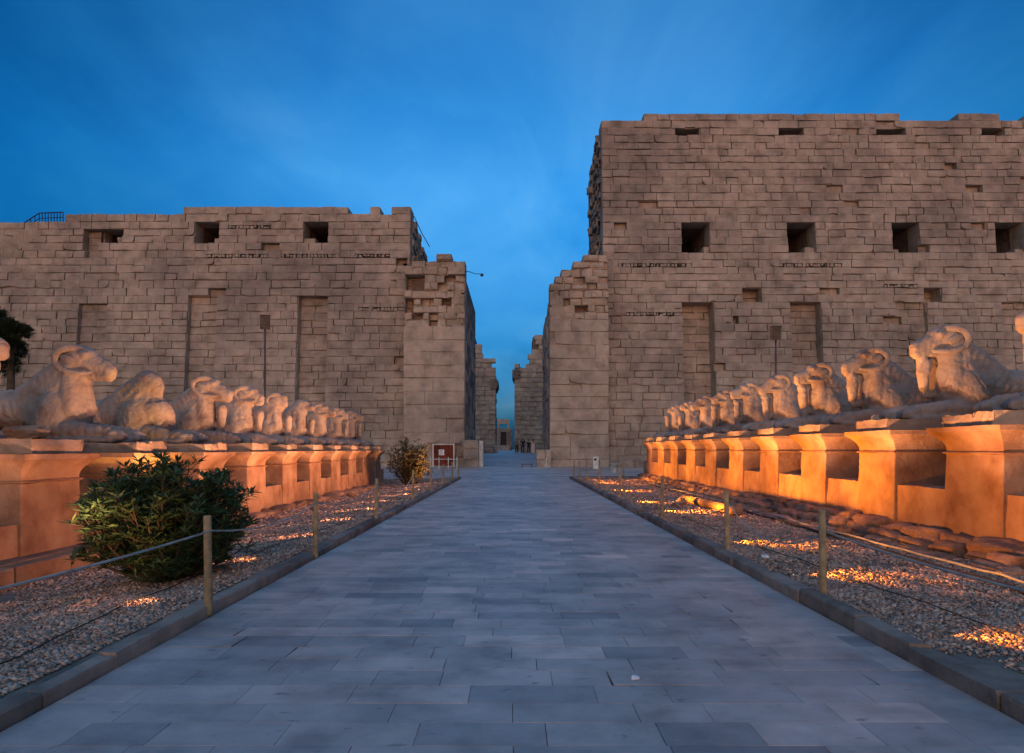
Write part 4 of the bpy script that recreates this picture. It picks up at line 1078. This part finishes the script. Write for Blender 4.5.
# ------------------------------------------------------------------ people at the end of the passage
def person(x, y, z, label, top_m, leg_m, facing, robe=False, stride=.16, hgt=1.72):
    root = tag(empty('person', (x, y, z), facing), label, 'person')
    def skin_mesh(name, verts, edges, rad, mat, rootv=0):
        me = bpy.data.meshes.new(name); me.from_pydata(verts, edges, [])
        o = bpy.data.objects.new(name, me); col.objects.link(o)
        o.modifiers.new('skin', 'SKIN'); me.skin_vertices[0].data[rootv].use_root = True
        for v, r_ in zip(me.skin_vertices[0].data, rad): v.radius = r_ if hasattr(r_, '__len__') else (r_, r_)
        s = o.modifiers.new('sub', 'SUBSURF'); s.levels = 2; s.render_levels = 2
        dg = bpy.context.evaluated_depsgraph_get(); m2 = bpy.data.meshes.new_from_object(o.evaluated_get(dg))
        bpy.data.objects.remove(o); m2.materials.clear(); m2.materials.append(mat)
        m2.polygons.foreach_set('use_smooth', [True] * len(m2.polygons))
        q = bpy.data.objects.new(name, m2); col.objects.link(q); q.parent = root; q.scale = (hgt / 1.72,) * 3
        return q
    s = stride
    # body: pelvis, spine, neck, head, arms with hands, legs with feet
    vs = [(0, 0, .95), (0, 0, 1.15), (0, 0, 1.38), (0, 0, 1.50), (0, -.02, 1.60), (0, -.01, 1.68),
          (.19, 0, 1.40), (.25, -.04, 1.14), (.26, -s * .6, .90), (.255, -s * .7, .80), (-.19, 0, 1.40), (-.25, .04, 1.14), (-.26, s * .4, .90), (-.255, s * .5, .80),
          (.10, 0, .90), (.11, -s * .5, .50), (.11, -s, .09), (.11, -s - .14, .04), (-.10, 0, .90), (-.11, s * .3, .50), (-.11, s, .10), (-.11, s - .12, .04)]
    es = [(0, 1), (1, 2), (2, 3), (3, 4), (4, 5), (2, 6), (6, 7), (7, 8), (8, 9), (2, 10), (10, 11), (11, 12), (12, 13), (0, 14), (14, 15), (15, 16), (16, 17), (0, 18), (18, 19), (19, 20), (20, 21)]
    rd = [(.14, .11), (.13, .10), (.15, .10), .06, .09, .085, .06, .045, .034, .04, .06, .045, .034, .04, .085, .06, .042, .035, .085, .06, .042, .035]
    skin_mesh('body', vs, es, rd, M['skin'])
    skin_mesh('hair', [(0, .02, 1.64), (0, .01, 1.70)], [(0, 1)], [.088, .09], M['hair'])
    skin_mesh('shirt', [(0, 0, .92), (0, 0, 1.15), (0, 0, 1.40), (.19, 0, 1.41), (.25, -.04, 1.14), (-.19, 0, 1.41), (-.25, .04, 1.14)],
              [(0, 1), (1, 2), (2, 3), (3, 4), (2, 5), (5, 6)], [(.17, .13), (.16, .12), (.17, .115), .075, .062, .075, .062], top_m)
    if robe:
        mb = MB(); n = 16; lv = [(.27, .22, .06), (.25, .20, .35), (.22, .17, .8), (.185, .14, 1.1)]
        vs = [(a * math.cos(6.2832 * k / n), b * math.sin(6.2832 * k / n), z) for a, b, z in lv for k in range(n)]
        mb.add(vs, [(r * n + k, r * n + (k + 1) % n, (r + 1) * n + (k + 1) % n, (r + 1) * n + k) for r in range(3) for k in range(n)])
        mb.build('robe', leg_m, root, smooth=True)
    else:
        skin_mesh('trousers', [(0, 0, .97), (.10, 0, .88), (.11, -s * .5, .50), (.11, -s, .10), (-.10, 0, .88), (-.11, s * .3, .50), (-.11, s, .11)],
                  [(0, 1), (1, 2), (2, 3), (0, 4), (4, 5), (5, 6)], [(.165, .13), .10, .078, .062, .10, .078, .062], leg_m)
person(gx(516.8, 80), 80, 1.08, 'person in pale blue top and dark trousers in the passage', M['bluecloth'], M['navy'], math.pi)
person(gx(522.8, 80.5), 80.5, 1.08, 'tallest person all in dark clothes in the passage', M['navy'], M['navy'], math.pi, hgt=1.82)
person(gx(528.8, 81.5), 81.5, 1.08, 'dark dressed person nearest the white robed figure', M['navy'], M['navy'], 0.2, hgt=1.62)
person(gx(533.2, 78), 78, 1.08, 'person in a long white robe at the passage right side', M['robe'], M['robe'], 0.1, robe=True, stride=.02)

# ------------------------------------------------------------------ amber ground floodlights along the beds, and added sphinx spots
lamp_src = {}
def flood(x, y, power, colr, tx, ty, tz, size=112, label=''):
    z = bed_z(x, y)
    root = tag(empty('ground_floodlight', (x, y, z - .045)), label, 'lamp', 'floodlights along the gravel')
    d = Vector((tx - x, ty - y, 0)); root.rotation_euler.z = math.atan2(d.y, d.x)
    if 'h' not in lamp_src:
        mb = MB(); mb.box(-.05, .02, -.055, .055, -.02, .035)
        h = mb.build('housing', M['iron'], root, bevel=.008)
        mb = MB(); mb.box(.022, .026, -.045, .045, .0, .03); l = mb.build('lens', M['lens'], root)
        lamp_src['h'], lamp_src['l'] = h, l
    else:
        for q in (lamp_src['h'], lamp_src['l']): c = q.copy(); col.objects.link(c); c.parent = root
    ld = bpy.data.lights.new('flood', 'SPOT'); ld.energy = power; ld.color = colr; ld.spot_size = R(size); ld.spot_blend = .9; ld.shadow_soft_size = .06
    lo = bpy.data.objects.new('flood_light', ld); col.objects.link(lo); lo.parent = root
    lo.location = (.06, 0, .135)
    v = Vector((math.hypot(d.x, d.y) - .06, 0, tz - z - .075)).normalized()
    lo.rotation_euler = v.to_track_quat('-Z', 'Z').to_euler()
lm = bpy.data.materials.new('lamp lens'); lm.use_nodes = True
pb = lm.node_tree.nodes['Principled BSDF']; pb.inputs['Emission Color'].default_value = (1, .5, .12, 1); pb.inputs['Emission Strength'].default_value = 2.0; M['lens'] = lm
AMB_R = (1.0, 0.34, 0.025); AMB_L = (1.0, 0.43, 0.19)
for i, y in enumerate([ZR0 + .75 + PITCH_R * k for k in range(-2, 9)]):
    flood(5.1 if i in (3, 6, 8) else 3.36, y, (150, 280, 330, 300, 900, 520, 240, 600, 230, 640, 680)[i], AMB_R, ROWX, y - .7, 2.3, label='small amber floodlight low in the right gravel, %s along the kerb' % (['outermost near'] + ORD)[i])
for i, y in enumerate([ZL0 - .75 + PITCH_L * k for k in range(-2, 9)]):
    flood(-3.34, y, (190, 110, 170, 250, 320, 340, 340, 340, 340, 330, 250)[i], AMB_L, -ROWX, y + .75, 2.5, label='small amber floodlight low in the left gravel, %s along the kerb' % (['outermost near'] + ORD)[i])
flood(-5.6, 12.3, 230, (1.0, .60, .10), -ROWX, 12.9, 1.75, label='bright yellow floodlight hidden behind the oleander bush', size=80)
for sgn, side, z0, pitch, colr, p in ((1, 'right', ZR0, PITCH_R, (1.0, .50, .26), 760), (-1, 'left', ZL0, PITCH_L, (1.0, .52, .30), 520)):  # extra spots, added only to brighten the sphinx flanks and heads
    for k in range(10):
        flood(sgn * 3.8, z0 + pitch * k - (3.5 if sgn < 0 and k == 0 else 1.9), p * (0.8 if k > 6 else 1), colr, sgn * 8.2, z0 + pitch * k, 3.1 + (0.2 if sgn > 0 else -.15), size=36,
              label='added narrow spot to brighten the %s sphinx of the %s row' % (ORD[k], side))
